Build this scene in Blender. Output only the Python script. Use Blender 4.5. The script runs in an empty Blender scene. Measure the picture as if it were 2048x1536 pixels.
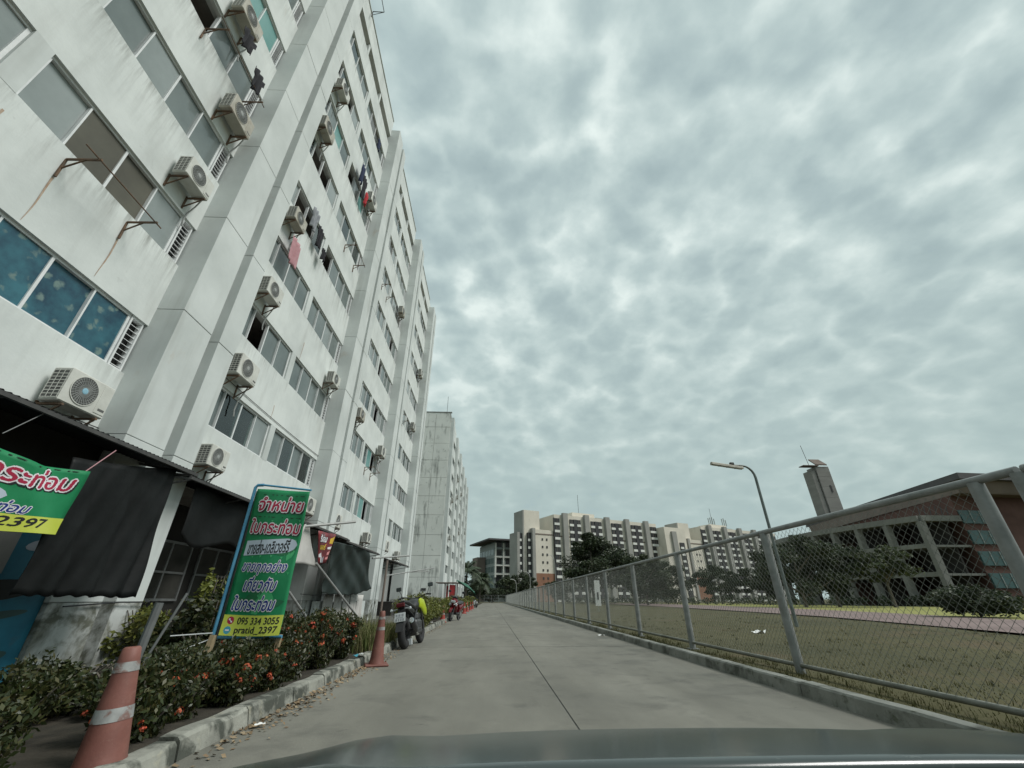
import bpy, math, random
import numpy as np
from mathutils import Vector, Matrix

SC = bpy.context.scene
COL = SC.collection
R = math.radians
random.seed(7)

# ------------------------------------------------------------------ camera
FPX, CX, CY = 820.0, 1024.0, 768.0          # pinhole fitted to the photograph's vanishing points
CAMH = 1.05
def _ray(p): return np.array([p[0] - CX, p[1] - CY, FPX])
_y = _ray((981, 1198)); _y /= np.linalg.norm(_y)
_a = np.array([0.0, 0.0, FPX]); _up = np.array([0.0, -(_a @ _y) / _y[1], FPX]); _up /= np.linalg.norm(_up)
_x = np.cross(_y, _up)
_R = np.stack([_x, _y, _up])
cam_d = bpy.data.cameras.new('camera')
cam_d.sensor_width = 36.0
cam_d.lens = FPX / 2048.0 * 36.0
cam_d.clip_start = 0.02
cam_d.clip_end = 4000
cam = bpy.data.objects.new('camera', cam_d)
COL.objects.link(cam)
rx, ry, rz = _R[:, 0], -_R[:, 1], -_R[:, 2]
cam.matrix_world = Matrix(((rx[0], ry[0], rz[0], 0), (rx[1], ry[1], rz[1], 0), (rx[2], ry[2], rz[2], CAMH), (0, 0, 0, 1)))
SC.camera = cam

# ------------------------------------------------------------------ sun, sky, exposure
SUN_EL, SUN_AZ = 50.0, 107.0                  # azimuth measured from +Y towards +X
w = bpy.data.worlds.new('World'); SC.world = w; w.use_nodes = True
nt = w.node_tree; N = nt.nodes; L = nt.links
for n_ in list(N): N.remove(n_)
def nd(t, **kw):
    n_ = N.new(t)
    for k, v in kw.items(): setattr(n_, k, v)
    return n_
out = nd('ShaderNodeOutputWorld'); bg = nd('ShaderNodeBackground'); L.new(bg.outputs[0], out.inputs[0])
bg.inputs['Strength'].default_value = 0.0565
sky = nd('ShaderNodeTexSky'); sky.sky_type = 'NISHITA'; sky.sun_disc = False
sky.sun_elevation = R(SUN_EL); sky.sun_rotation = R(SUN_AZ)
tc = nd('ShaderNodeTexCoord'); sx = nd('ShaderNodeSeparateXYZ'); L.new(tc.outputs['Generated'], sx.inputs[0])
def mth(op, a, b=None, clamp=False):
    n_ = nd('ShaderNodeMath', operation=op); n_.use_clamp = clamp
    for i, v in enumerate((a, b)):
        if v is None: continue
        if isinstance(v, (int, float)): n_.inputs[i].default_value = v
        else: L.new(v, n_.inputs[i])
    return n_.outputs[0]
zz = mth('MAXIMUM', sx.outputs[2], 0.0)
den = mth('ADD', zz, 0.38)
cu = mth('DIVIDE', sx.outputs[0], den); cv = mth('DIVIDE', sx.outputs[1], den)
cb = nd('ShaderNodeCombineXYZ'); L.new(cu, cb.inputs[0]); L.new(cv, cb.inputs[1])
def noise(vec, scale, detail, rough, dist=0.0, off=(0, 0, 0)):
    mp = nd('ShaderNodeMapping'); mp.inputs['Location'].default_value = off
    L.new(vec, mp.inputs[0])
    n_ = nd('ShaderNodeTexNoise'); n_.inputs['Scale'].default_value = scale; n_.inputs['Detail'].default_value = detail
    n_.inputs['Roughness'].default_value = rough; n_.inputs['Distortion'].default_value = dist
    L.new(mp.outputs[0], n_.inputs['Vector']); return n_.outputs['Fac']
def ramp(fac, stops, nodes=None, links=None, interp='LINEAR'):
    n_ = (nodes or N).new('ShaderNodeValToRGB'); cr = n_.color_ramp; cr.interpolation = interp
    while len(cr.elements) < len(stops): cr.elements.new(0.5)
    for e, (p, c) in zip(cr.elements, stops):
        e.position = p; e.color = (c[0], c[1], c[2], 1) if not isinstance(c, (int, float)) else (c, c, c, 1)
    (links or L).new(fac, n_.inputs[0]); return n_.outputs[0]
big = noise(cb.outputs[0], 1.3, 2.0, 0.5, 0.2, (3.1, 7.2, 0))
mid = noise(cb.outputs[0], 7.5, 6.0, 0.55, 0.15, (1.0, 2.0, 0))
fine = noise(cb.outputs[0], 17.0, 4.0, 0.55, 0.1, (5.0, 1.0, 0))
m1 = mth('MULTIPLY', big, 0.36); m2 = mth('MULTIPLY', mid, 0.32); m3 = mth('MULTIPLY', fine, 0.12)
# puffy cells of the cloud layer
wn = nd('ShaderNodeTexNoise'); wn.inputs['Scale'].default_value = 9.0; wn.inputs['Detail'].default_value = 4.0; L.new(cb.outputs[0], wn.inputs['Vector'])
wv = nd('ShaderNodeVectorMath', operation='MULTIPLY_ADD'); wv.inputs[1].default_value = (.15, .15, .0); L.new(wn.outputs['Color'], wv.inputs[0]); L.new(cb.outputs[0], wv.inputs[2])
vo = nd('ShaderNodeTexVoronoi'); vo.feature = 'SMOOTH_F1'; vo.inputs['Scale'].default_value = 14.0; vo.inputs['Smoothness'].default_value = .6; L.new(wv.outputs[0], vo.inputs['Vector'])
puff = mth('ADD', mth('POWER', vo.outputs['Distance'], 1.4), 0.18)
m4 = mth('MULTIPLY', puff, 0.24)
dens = mth('ADD', mth('ADD', mth('ADD', m1, m2), m3), m4)
cloudc = ramp(dens, [(0.41, (3.65, 4.65, 4.8)), (0.475, (4.15, 5.2, 5.3)), (0.53, (4.75, 5.85, 5.85)), (0.595, (5.75, 6.85, 6.75)), (0.68, (7.9, 8.9, 8.6))])
hole = ramp(dens, [(0.34, 1.0), (0.40, 0.0)])
holef = mth('MULTIPLY', hole, 0.5)
mix = nd('ShaderNodeMix', data_type='RGBA'); L.new(holef, mix.inputs[0]); L.new(cloudc, mix.inputs[6]); L.new(sky.outputs[0], mix.inputs[7])
# hazy pale band of thick air low over the horizon
hz = ramp(zz, [(0.0, 0.92), (0.22, 0.68), (0.45, 0.26), (0.68, 0.0)])
mix2 = nd('ShaderNodeMix', data_type='RGBA'); L.new(hz, mix2.inputs[0]); L.new(mix.outputs[2], mix2.inputs[6]); mix2.inputs[7].default_value = (4.15, 5.25, 5.15, 1)
L.new(mix2.outputs[2], bg.inputs['Color'])

sun_d = bpy.data.lights.new('sun', 'SUN'); sun_d.energy = 1.5; sun_d.angle = R(22); sun_d.color = (1.0, 0.985, 0.945)
sun = bpy.data.objects.new('sun', sun_d); COL.objects.link(sun)
sv = Vector((math.cos(R(SUN_EL)) * math.sin(R(SUN_AZ)), math.cos(R(SUN_EL)) * math.cos(R(SUN_AZ)), math.sin(R(SUN_EL))))
sun.rotation_euler = sv.to_track_quat('Z', 'Y').to_euler()
sun.location = (20, 20, 60)
vs = SC.view_settings
vs.view_transform = 'Standard'; vs.look = 'None'; vs.exposure = 0.86; vs.gamma = 1.0; vs.use_curve_mapping = False

# ------------------------------------------------------------------ materials
MATS = {}
def mat(name, c1, c2=None, scale=4.0, rough=0.85, metal=0.0, bump=0.0, bscale=None, stretch=(1, 1, 1), contrast=(0.35, 0.65),
        spots=None, streak=None, island=None, spec=0.5, detail=6.0, translucent=0.0, coords='pos'):
    """Principled surface; c1/c2 mottled by noise in world space, spots=(colour, scale, lo, hi), streak=(colour, lo, hi), island=per-piece colour list."""
    m = bpy.data.materials.new(name); m.use_nodes = True
    t = m.node_tree; nn = t.nodes; ll = t.links
    b = nn['Principled BSDF']
    b.inputs['Roughness'].default_value = rough; b.inputs['Metallic'].default_value = metal
    b.inputs['Specular IOR Level'].default_value = spec
    if coords == 'pos':
        g = nn.new('ShaderNodeNewGeometry'); pos = g.outputs['Position']
    else:
        g = nn.new('ShaderNodeTexCoord'); pos = g.outputs['Object']
    def nz(sc, st=(1, 1, 1), dt=detail, off=0.0, dist=0.0):
        mp = nn.new('ShaderNodeMapping'); mp.inputs['Scale'].default_value = st; mp.inputs['Location'].default_value = (off, off * 1.7, off * .6)
        ll.new(pos, mp.inputs[0])
        k = nn.new('ShaderNodeTexNoise'); k.inputs['Scale'].default_value = sc; k.inputs['Detail'].default_value = dt
        k.inputs['Roughness'].default_value = 0.6; k.inputs['Distortion'].default_value = dist
        ll.new(mp.outputs[0], k.inputs['Vector']); return k.outputs['Fac']
    col = None
    if island:
        gi = nn.new('ShaderNodeNewGeometry')
        n_ = len(island)
        col = ramp(gi.outputs['Random Per Island'], [(i / max(1, n_ - 1), c) for i, c in enumerate(island)], nn, ll)
        if c2 is not None:
            f = ramp(nz(scale), [(contrast[0], 0.0), (contrast[1], 1.0)], nn, ll)
            mx = nn.new('ShaderNodeMix'); mx.data_type = 'RGBA'; mx.blend_type = 'MULTIPLY'; mx.inputs[0].default_value = 1.0
            ll.new(col, mx.inputs[6])
            cc = ramp(nz(scale), [(contrast[0], c1), (contrast[1], c2)], nn, ll); ll.new(cc, mx.inputs[7]); col = mx.outputs[2]
    elif c2 is not None:
        col = ramp(nz(scale, stretch), [(contrast[0], c1), (contrast[1], c2)], nn, ll)
    def over(col, c, fac):
        mx = nn.new('ShaderNodeMix'); mx.data_type = 'RGBA'; ll.new(fac, mx.inputs[0])
        if col is None: mx.inputs[6].default_value = (*c1, 1)
        else: ll.new(col, mx.inputs[6])
        mx.inputs[7].default_value = (*c, 1); return mx.outputs[2]
    if streak:
        cS, lo, hi = streak[:3]
        a = nz(2.2, (1, 1, .10), 7, 3.3, .3); bb = nz(.55, (1, 1, .6), 3, 9.1)
        mm = nn.new('ShaderNodeMath'); mm.operation = 'MULTIPLY'; ll.new(a, mm.inputs[0]); ll.new(bb, mm.inputs[1])
        col = over(col, cS, ramp(mm.outputs[0], [(lo, 0.0), (hi, streak[3] if len(streak) > 3 else .8)], nn, ll))
    if spots:
        for (cS, sc_, lo, hi, amt) in spots:
            col = over(col, cS, ramp(nz(sc_, (1, 1, 1), 8, 5.5 + sc_, .4), [(lo, 0.0), (hi, amt)], nn, ll))
    if col is None: b.inputs['Base Color'].default_value = (*c1, 1)
    else: ll.new(col, b.inputs['Base Color'])
    if bump:
        bp = nn.new('ShaderNodeBump'); bp.inputs['Strength'].default_value = bump; bp.inputs['Distance'].default_value = 0.02
        ll.new(nz(bscale or scale * 6, (1, 1, 1), 5, 1.1), bp.inputs['Height']); ll.new(bp.outputs[0], b.inputs['Normal'])
    if translucent:
        tr = nn.new('ShaderNodeBsdfTranslucent'); mxs = nn.new('ShaderNodeMixShader'); mxs.inputs[0].default_value = translucent
        if col is None: tr.inputs[0].default_value = (*c1, 1)
        else: ll.new(col, tr.inputs[0])
        ll.new(b.outputs[0], mxs.inputs[1]); ll.new(tr.outputs[0], mxs.inputs[2])
        ll.new(mxs.outputs[0], nn['Material Output'].inputs[0])
    MATS[name] = m
    return m

mat('white_wall', (.53, .56, .545), (.67, .70, .68), scale=.7, rough=.9, bump=.12, bscale=14, contrast=(.3, .62),
    streak=((.36, .37, .345), .30, .44, .4), spots=[((.34, .35, .33), 3.1, .66, .76, .4), ((.42, .30, .20), 1.3, .69, .78, .4)])
mat('white_panel', (.50, .53, .515), (.62, .65, .635), scale=.6, rough=.85, bump=.06, bscale=10,
    streak=((.30, .31, .285), .29, .44, .4), spots=[((.40, .31, .21), .9, .66, .78, .45)])
mat('gable_panel', (.64, .65, .615), (.74, .75, .71), scale=.35, rough=.9, streak=((.13, .14, .13), .27, .40, .8), spots=[((.16, .17, .16), 1.6, .6, .75, .6)])
mat('pillar_base', (.42, .44, .425), (.54, .56, .545), scale=1.4, rough=.9, bump=.1, spots=[((.07, .075, .05), 2.0, .46, .60, .9), ((.16, .16, .12), 6, .5, .66, .6)])
mat('frame_white', (.62, .64, .64), (.74, .75, .75), scale=5, rough=.5)
mat('frame_grey', (.30, .31, .31), (.42, .43, .43), scale=4, rough=.5, metal=.3)
mat('frosted_pane', (.105, .13, .128), (.175, .205, .20), scale=.5, rough=.09, spec=.5)
mat('frosted_pane_pale', (.21, .24, .235), (.30, .335, .33), scale=.6, rough=.14, spec=.45)
mat('teal_pane', (.10, .26, .245), (.19, .36, .34), scale=.6, rough=.3, spec=.3)
mat('dark_pane', (.055, .055, .05), (.11, .105, .095), scale=.8, rough=.2, spec=.3)
mat('brown_pane', (.085, .08, .066), (.125, .12, .095), scale=.8, rough=.35, spec=.25)
def sill_runs(m, z0, pitch):
    # grime washed down the plaster below each window sill: vertical runs, strongest at the sill
    nn = m.node_tree.nodes; ll = m.node_tree.links; b = nn['Principled BSDF']; src = b.inputs['Base Color'].links[0].from_socket
    g_ = nn.new('ShaderNodeNewGeometry'); sp = nn.new('ShaderNodeSeparateXYZ'); ll.new(g_.outputs['Position'], sp.inputs[0])
    def mt(op, a, v):
        k = nn.new('ShaderNodeMath'); k.operation = op; ll.new(a, k.inputs[0])
        if isinstance(v, float): k.inputs[1].default_value = v
        else: ll.new(v, k.inputs[1])
        return k.outputs[0]
    f = mt('DIVIDE', mt('FLOORED_MODULO', mt('SUBTRACT', sp.outputs[2], z0), pitch), pitch)
    fall = ramp(f, [(.50, 0.0), (.86, .45), (.985, 1.0)], nn, ll)
    mp = nn.new('ShaderNodeMapping'); mp.inputs['Scale'].default_value = (1, 1, .09); ll.new(g_.outputs['Position'], mp.inputs[0])
    n1 = nn.new('ShaderNodeTexNoise'); n1.inputs['Scale'].default_value = 5.5; n1.inputs['Detail'].default_value = 8; n1.inputs['Roughness'].default_value = .7; ll.new(mp.outputs[0], n1.inputs['Vector'])
    n2 = nn.new('ShaderNodeTexNoise'); n2.inputs['Scale'].default_value = .35; n2.inputs['Detail'].default_value = 2; ll.new(g_.outputs['Position'], n2.inputs['Vector'])
    s1 = ramp(n1.outputs['Fac'], [(.46, 0.0), (.66, 1.0)], nn, ll); s2 = ramp(n2.outputs['Fac'], [(.38, .15), (.62, 1.0)], nn, ll)
    fac = mt('MULTIPLY', mt('MULTIPLY', mt('MULTIPLY', fall, s1), s2), .75)
    mx = nn.new('ShaderNodeMix'); mx.data_type = 'RGBA'; ll.new(fac, mx.inputs[0]); ll.new(src, mx.inputs[6]); mx.inputs[7].default_value = (.17, .175, .155, 1)
    ll.new(mx.outputs[2], b.inputs['Base Color'])
sill_runs(MATS['white_wall'], 4.82, 2.70)
mat('pane_joint_dark', (.05, .05, .05), rough=.9)
mat('joint', (.22, .225, .215), (.3, .305, .295), scale=3, rough=.95)
mat('room', (.23, .21, .19), (.30, .28, .25), scale=2, rough=.95)
mat('curtain_pink', (.52, .37, .36), (.62, .47, .45), scale=3, rough=.95, translucent=.2)
mat('curtain_pale', (.55, .57, .56), (.66, .68, .66), scale=3, rough=.95, translucent=.2)
def glass_mat():
    m = bpy.data.materials.new('clear_pane'); m.use_nodes = True; t = m.node_tree; nn = t.nodes; ll = t.links
    for q in list(nn): nn.remove(q)
    o = nn.new('ShaderNodeOutputMaterial'); tr = nn.new('ShaderNodeBsdfTransparent'); tr.inputs[0].default_value = (.72, .8, .78, 1)
    gl = nn.new('ShaderNodeBsdfGlossy'); gl.inputs['Roughness'].default_value = .03; gl.inputs[0].default_value = (.9, .95, .95, 1)
    fr = nn.new('ShaderNodeFresnel'); fr.inputs[0].default_value = 1.5; mx = nn.new('ShaderNodeMixShader')
    ad = nn.new('ShaderNodeMath'); ad.operation = 'ADD'; ad.inputs[1].default_value = .06; ll.new(fr.outputs[0], ad.inputs[0])
    ll.new(ad.outputs[0], mx.inputs[0]); ll.new(tr.outputs[0], mx.inputs[1]); ll.new(gl.outputs[0], mx.inputs[2]); ll.new(mx.outputs[0], o.inputs[0])
    MATS['clear_pane'] = m
glass_mat()
def floral_mat(name, base1, base2, fl, scale):
    m = mat(name, base1, base2, scale=2.2, rough=.35)
    nn = m.node_tree.nodes; ll = m.node_tree.links; b = nn['Principled BSDF']
    src = b.inputs['Base Color'].links[0].from_socket
    g = nn.new('ShaderNodeNewGeometry'); v = nn.new('ShaderNodeTexVoronoi'); v.inputs['Scale'].default_value = scale
    wn = nn.new('ShaderNodeTexNoise'); wn.inputs['Scale'].default_value = 9; ll.new(g.outputs['Position'], wn.inputs['Vector']); wm = nn.new('ShaderNodeVectorMath'); wm.operation = 'MULTIPLY_ADD'; wm.inputs[1].default_value = (.16, .16, .16); ll.new(wn.outputs['Color'], wm.inputs[0]); ll.new(g.outputs['Position'], wm.inputs[2]); ll.new(wm.outputs[0], v.inputs['Vector'])
    f = ramp(v.outputs['Distance'], [(.16, 1.0), (.34, 0.0)], nn, ll)
    mx = nn.new('ShaderNodeMix'); mx.data_type = 'RGBA'; ll.new(f, mx.inputs[0]); ll.new(src, mx.inputs[6]); mx.inputs[7].default_value = (*fl, 1)
    ll.new(mx.outputs[2], b.inputs['Base Color'])
floral_mat('blue_floral', (.014, .052, .085), (.04, .15, .19), (.15, .22, .205), 4.6)
floral_mat('blue_mural', (.02, .13, .20), (.03, .20, .30), (.10, .07, .05), 1.3)

mat('concrete_road', (.13, .125, .104), (.205, .198, .168), scale=1.1, stretch=(1, .22, 1), rough=.88, bump=.22, bscale=55, contrast=(.28, .72),
    spots=[((.08, .078, .068), 1.7, .52, .74, .7), ((.05, .048, .042), 3.3, .66, .74, .6), ((.24, .235, .205), 9, .6, .85, .45), ((.075, .075, .066), .22, .52, .70, .45), ((.25, .245, .215), 40, .62, .75, .5), ((.07, .07, .062), 55, .62, .72, .55)])
mat('road_joint', (.035, .035, .033), (.06, .06, .055), scale=8, rough=.95)
mat('kerb_left', (.19, .19, .165), (.31, .31, .27), scale=3, rough=.95, bump=.4, bscale=22, spots=[((.045, .05, .04), 3.5, .47, .58, .9), ((.42, .39, .29), 7, .6, .7, .5)])
mat('kerb_right', (.17, .175, .155), (.27, .275, .25), scale=1.6, rough=.95, bump=.35, bscale=22, spots=[((.045, .048, .038), 2.2, .50, .64, .8), ((.05, .06, .03), 9, .58, .68, .6)])
mat('field', (.042, .040, .010), (.073, .064, .019), scale=.16, rough=1, bump=.6, bscale=9, detail=9,
    spots=[((.095, .062, .030), .45, .56, .70, .7), ((.03, .036, .009), .8, .54, .70, .6), ((.08, .066, .03), 6, .5, .72, .5)])
mat('lawn_strip', (.19, .195, .045), (.26, .25, .08), scale=.3, rough=1, bump=.5, bscale=8)
mat('track', (.16, .112, .105), (.21, .152, .143), scale=.35, rough=.9, bump=.1, bscale=12)
mat('soil', (.024, .021, .015), (.05, .042, .03), scale=5, rough=1, bump=.6, bscale=25)
mat('pavement', (.075, .074, .066), (.13, .127, .115), scale=1.5, rough=.95, bump=.2, spots=[((.07, .07, .06), 1.2, .52, .7, .6)])
mat('galvanised', (.19, .20, .195), (.28, .29, .285), scale=5, rough=.55, metal=.25, bump=.05, spots=[((.14, .125, .105), 2.5, .58, .76, .5)])
mat('wire', (.14, .15, .137), (.20, .21, .19), scale=3, rough=.6, metal=.3)
mat('grass_blade', (.9, .9, .9), (1.1, 1.1, 1.1), scale=1, rough=.9, island=[(.046, .052, .012), (.066, .068, .019), (.085, .074, .028), (.04, .046, .011)], translucent=.25)
mat('weed_blade', (.9, .9, .9), (1.1, 1.1, 1.1), scale=1, rough=.9, island=[(.07, .10, .025), (.11, .14, .035), (.19, .17, .08), (.24, .20, .11)], translucent=.3)
mat('ixora_leaf', (.8, .8, .8), (1.2, 1.2, 1.1), scale=2, rough=.45, island=[(.018, .028, .009), (.034, .046, .013), (.024, .037, .010), (.075, .068, .024), (.045, .055, .015)], translucent=.2)
mat('shrub_leaf', (.85, .85, .85), (1.15, 1.15, 1.1), scale=2, rough=.5, island=[(.08, .10, .02), (.14, .155, .03), (.20, .20, .05), (.065, .085, .02)], translucent=.25)
mat('croton_leaf', (.9, .9, .9), (1.1, 1.1, 1.1), scale=2, rough=.5, island=[(.14, .17, .03), (.22, .23, .05), (.08, .11, .025)], translucent=.25)
mat('tree_leaf', (.8, .8, .8), (1.2, 1.2, 1.15), scale=.35, rough=.6, island=[(.017, .028, .013), (.03, .045, .017), (.05, .066, .024), (.02, .033, .014)], translucent=.15)
mat('tree_leaf_olive', (.8, .8, .8), (1.2, 1.2, 1.15), scale=.35, rough=.6, island=[(.05, .065, .03), (.075, .09, .04), (.06, .08, .035)], translucent=.2)
mat('palm_leaf', (.85, .85, .85), (1.15, 1.15, 1.1), scale=.5, rough=.55, island=[(.035, .055, .03), (.06, .085, .045), (.05, .07, .035)], translucent=.2)
mat('bark', (.10, .085, .07), (.17, .15, .125), scale=4, rough=.95, bump=.5, bscale=20)
mat('petal', (.8, .8, .8), (1.1, 1.1, 1.1), scale=5, rough=.6, island=[(.50, .075, .03), (.55, .12, .04), (.42, .05, .028), (.52, .17, .07)], translucent=.2)
mat('dead_leaf', (.8, .8, .8), (1.1, 1.1, 1.1), scale=5, rough=.8, island=[(.20, .13, .07), (.30, .22, .13), (.14, .09, .05), (.36, .29, .19)])
mat('cone_orange', (.165, .060, .046), (.215, .086, .067), scale=5, rough=.6, bump=.1, bscale=40, spots=[((.14, .058, .045), 6, .5, .7, .65), ((.30, .18, .145), 14, .6, .74, .45)])
mat('cone_red', (.27, .032, .022), (.33, .05, .034), scale=5, rough=.55)
mat('reflective_white', (.22, .22, .215), (.34, .345, .335), scale=12, rough=.6, spots=[((.17, .085, .068), 11, .50, .60, .85)])
mat('ac_white', (.50, .50, .455), (.62, .62, .575), scale=3, rough=.55, spots=[((.38, .31, .22), 2.2, .62, .8, .45)])
mat('ac_dark', (.10, .10, .095), rough=.6)
mat('ac_grille', (.30, .31, .30), rough=.5)
mat('ac_hub', (.25, .45, .55), rough=.4)
mat('rust_steel', (.10, .075, .055), (.19, .115, .07), scale=6, rough=.85, metal=.2)
mat('dark_steel', (.055, .055, .055), (.09, .088, .085), scale=6, rough=.7, metal=.3)
mat('grey_steel', (.28, .28, .27), (.38, .38, .37), scale=6, rough=.6, metal=.3)
mat('awning_dark', (.012, .013, .013), (.025, .026, .025), scale=2, rough=.8, spec=.2, metal=.1)
mat('awning_rust', (.10, .085, .075), (.19, .17, .155), scale=2, rough=.85, metal=.1)
mat('black_tarp', (.006, .0065, .0065), (.012, .013, .013), scale=2, rough=.55, spec=.2, bump=.2, bscale=6)
mat('green_tarp', (.0045, .010, .0085), (.009, .018, .015), scale=2, rough=.6, bump=.35, bscale=5)
mat('white_cloth', (.60, .58, .55), (.70, .68, .65), scale=2, rough=.9, translucent=.25)
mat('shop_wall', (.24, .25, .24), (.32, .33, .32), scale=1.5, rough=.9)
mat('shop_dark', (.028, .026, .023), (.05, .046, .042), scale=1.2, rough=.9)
mat('door_blue', (.24, .31, .34), (.31, .38, .41), scale=1.5, rough=.5)
mat('pink_towel', (.40, .21, .23), (.48, .27, .29), scale=5, rough=1)
mat('cloth_black', (.018, .018, .022), (.03, .03, .035), scale=5, rough=1)
mat('cloth_navy', (.02, .03, .07), (.035, .045, .09), scale=5, rough=1)
mat('cloth_red', (.42, .03, .04), (.5, .05, .06), scale=5, rough=1)
mat('cloth_grey', (.20, .21, .23), (.3, .31, .33), scale=5, rough=1)
mat('blue_pipe', (.06, .24, .40), (.10, .31, .47), scale=5, rough=.5, spots=[((.05, .12, .18), 7, .6, .72, .6)])
mat('timber', (.22, .16, .09), (.32, .25, .15), scale=3, rough=.9, stretch=(3, 3, .3), bump=.2)
mat('banner_green', (.0, .17, .058), (.012, .23, .088), scale=3.0, rough=.5, contrast=(.3, .7))
mat('banner_leaf', (.03, .34, .12), (.07, .40, .16), scale=4, rough=.5)
mat('banner_leaf_dark', (.01, .12, .05), (.02, .16, .06), scale=4, rough=.5)
mat('banner_yellow', (.50, .56, .06), (.56, .60, .10), scale=3, rough=.5)
mat('banner_pale', (.46, .52, .60), rough=.5)
mat('print_white', (.74, .72, .74), rough=.5)
mat('print_red', (.36, .012, .05), rough=.5)
mat('print_navy', (.012, .03, .20), rough=.5)
mat('print_black', (.012, .012, .014), rough=.5)
mat('print_yellow', (.65, .42, .04), rough=.5)
mat('print_pink', (.6, .25, .25), rough=.5)
mat('print_cyan', (.05, .30, .40), rough=.5)
mat('banner_maroon', (.10, .015, .02), (.22, .03, .035), scale=3, rough=.5)
mat('tyre', (.016, .016, .017), (.026, .026, .027), scale=9, rough=.85)
mat('black_plastic', (.018, .018, .02), (.028, .028, .03), scale=9, rough=.45)
mat('engine', (.06, .06, .062), (.11, .11, .11), scale=9, rough=.5, metal=.6)
mat('chrome', (.55, .56, .57), rough=.2, metal=.9)
mat('bike_yellow', (.36, .44, .02), rough=.3)
mat('bike_red', (.13, .009, .014), rough=.2)
mat('bike_white', (.66, .67, .68), rough=.3)
mat('lamp_red', (.10, .008, .012), rough=.25)
mat('lamp_glass', (.5, .53, .55), rough=.1)
mat('plate_white', (.52, .54, .55), rough=.5)
mat('mirror', (.10, .11, .115), rough=.2, metal=.6)
mat('seat_vinyl', (.02, .02, .021), rough=.5)
mat('beige_wall', (.60, .555, .475), (.68, .63, .545), scale=.15, rough=.9, streak=((.36, .33, .27), .31, .46, .4))
mat('beige_grey', (.27, .265, .245), (.33, .325, .30), scale=.2, rough=.9)
mat('brown_base', (.23, .115, .07), (.28, .145, .095), scale=.3, rough=.9)
mat('far_window', (.022, .024, .027), (.045, .046, .05), scale=.3, rough=.25)
mat('far_dark', (.03, .029, .031), (.045, .043, .045), scale=.5, rough=.6)
mat('far_white', (.64, .64, .60), (.72, .72, .68), scale=.5, rough=.9)
mat('far_brown', (.17, .135, .115), (.21, .17, .145), scale=.3, rough=.9)
mat('teal_glass', (.10, .14, .14), (.16, .21, .20), scale=.2, rough=.15)
mat('teal_grey', (.22, .25, .245), (.28, .31, .30), scale=.2, rough=.7)
mat('roof_dark', (.07, .066, .068), (.10, .095, .098), scale=.3, rough=.8)
mat('brick_hall', (.092, .046, .037), (.125, .064, .052), scale=.5, rough=.95, bump=.2)
mat('hall_concrete', (.17, .17, .158), (.22, .216, .20), scale=.4, rough=.95)
mat('hall_teal', (.035, .082, .082), (.052, .11, .11), scale=.4, rough=.4)
mat('tower_concrete', (.20, .19, .175), (.25, .24, .22), scale=.15, rough=.95, stretch=(1, 1, 4))
mat('tower_slab', (.10, .075, .06), (.14, .105, .085), scale=.4, rough=.9)
mat('lamp_housing', (.30, .28, .23), (.40, .38, .32), scale=6, rough=.6)
mat('lamp_pole', (.11, .135, .13), (.17, .195, .19), scale=3, rough=.5, metal=.3)
mat('car_paint', (.035, .046, .045), (.05, .064, .062), scale=2.5, rough=.2, metal=.0, spec=.6, spots=[((.16, .17, .16), 45, .62, .72, .5)])
mat('car_black', (.012, .013, .014), rough=.6)
mat('car_trim', (.40, .46, .44), rough=.4, metal=.2)
mat('ac_old', (.36, .34, .285), (.46, .44, .38), scale=4, rough=.6, spots=[((.22, .16, .11), 3, .55, .75, .6)])
mat('paper', (.72, .72, .70), rough=.9)
mat('canopy_green', (.02, .11, .07), (.035, .16, .10), scale=2, rough=.6, translucent=.2)
mat('banner_red', (.42, .03, .035), (.5, .05, .05), scale=2, rough=.6)
mat('rail_dirty', (.14, .145, .12), (.22, .225, .20), scale=3, rough=.7, metal=.15)
mat('rust_stain', (.36, .24, .16), (.47, .38, .30), scale=8, rough=.95)
mat('grey_pvc', (.10, .105, .105), (.15, .155, .155), scale=4, rough=.5)

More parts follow.
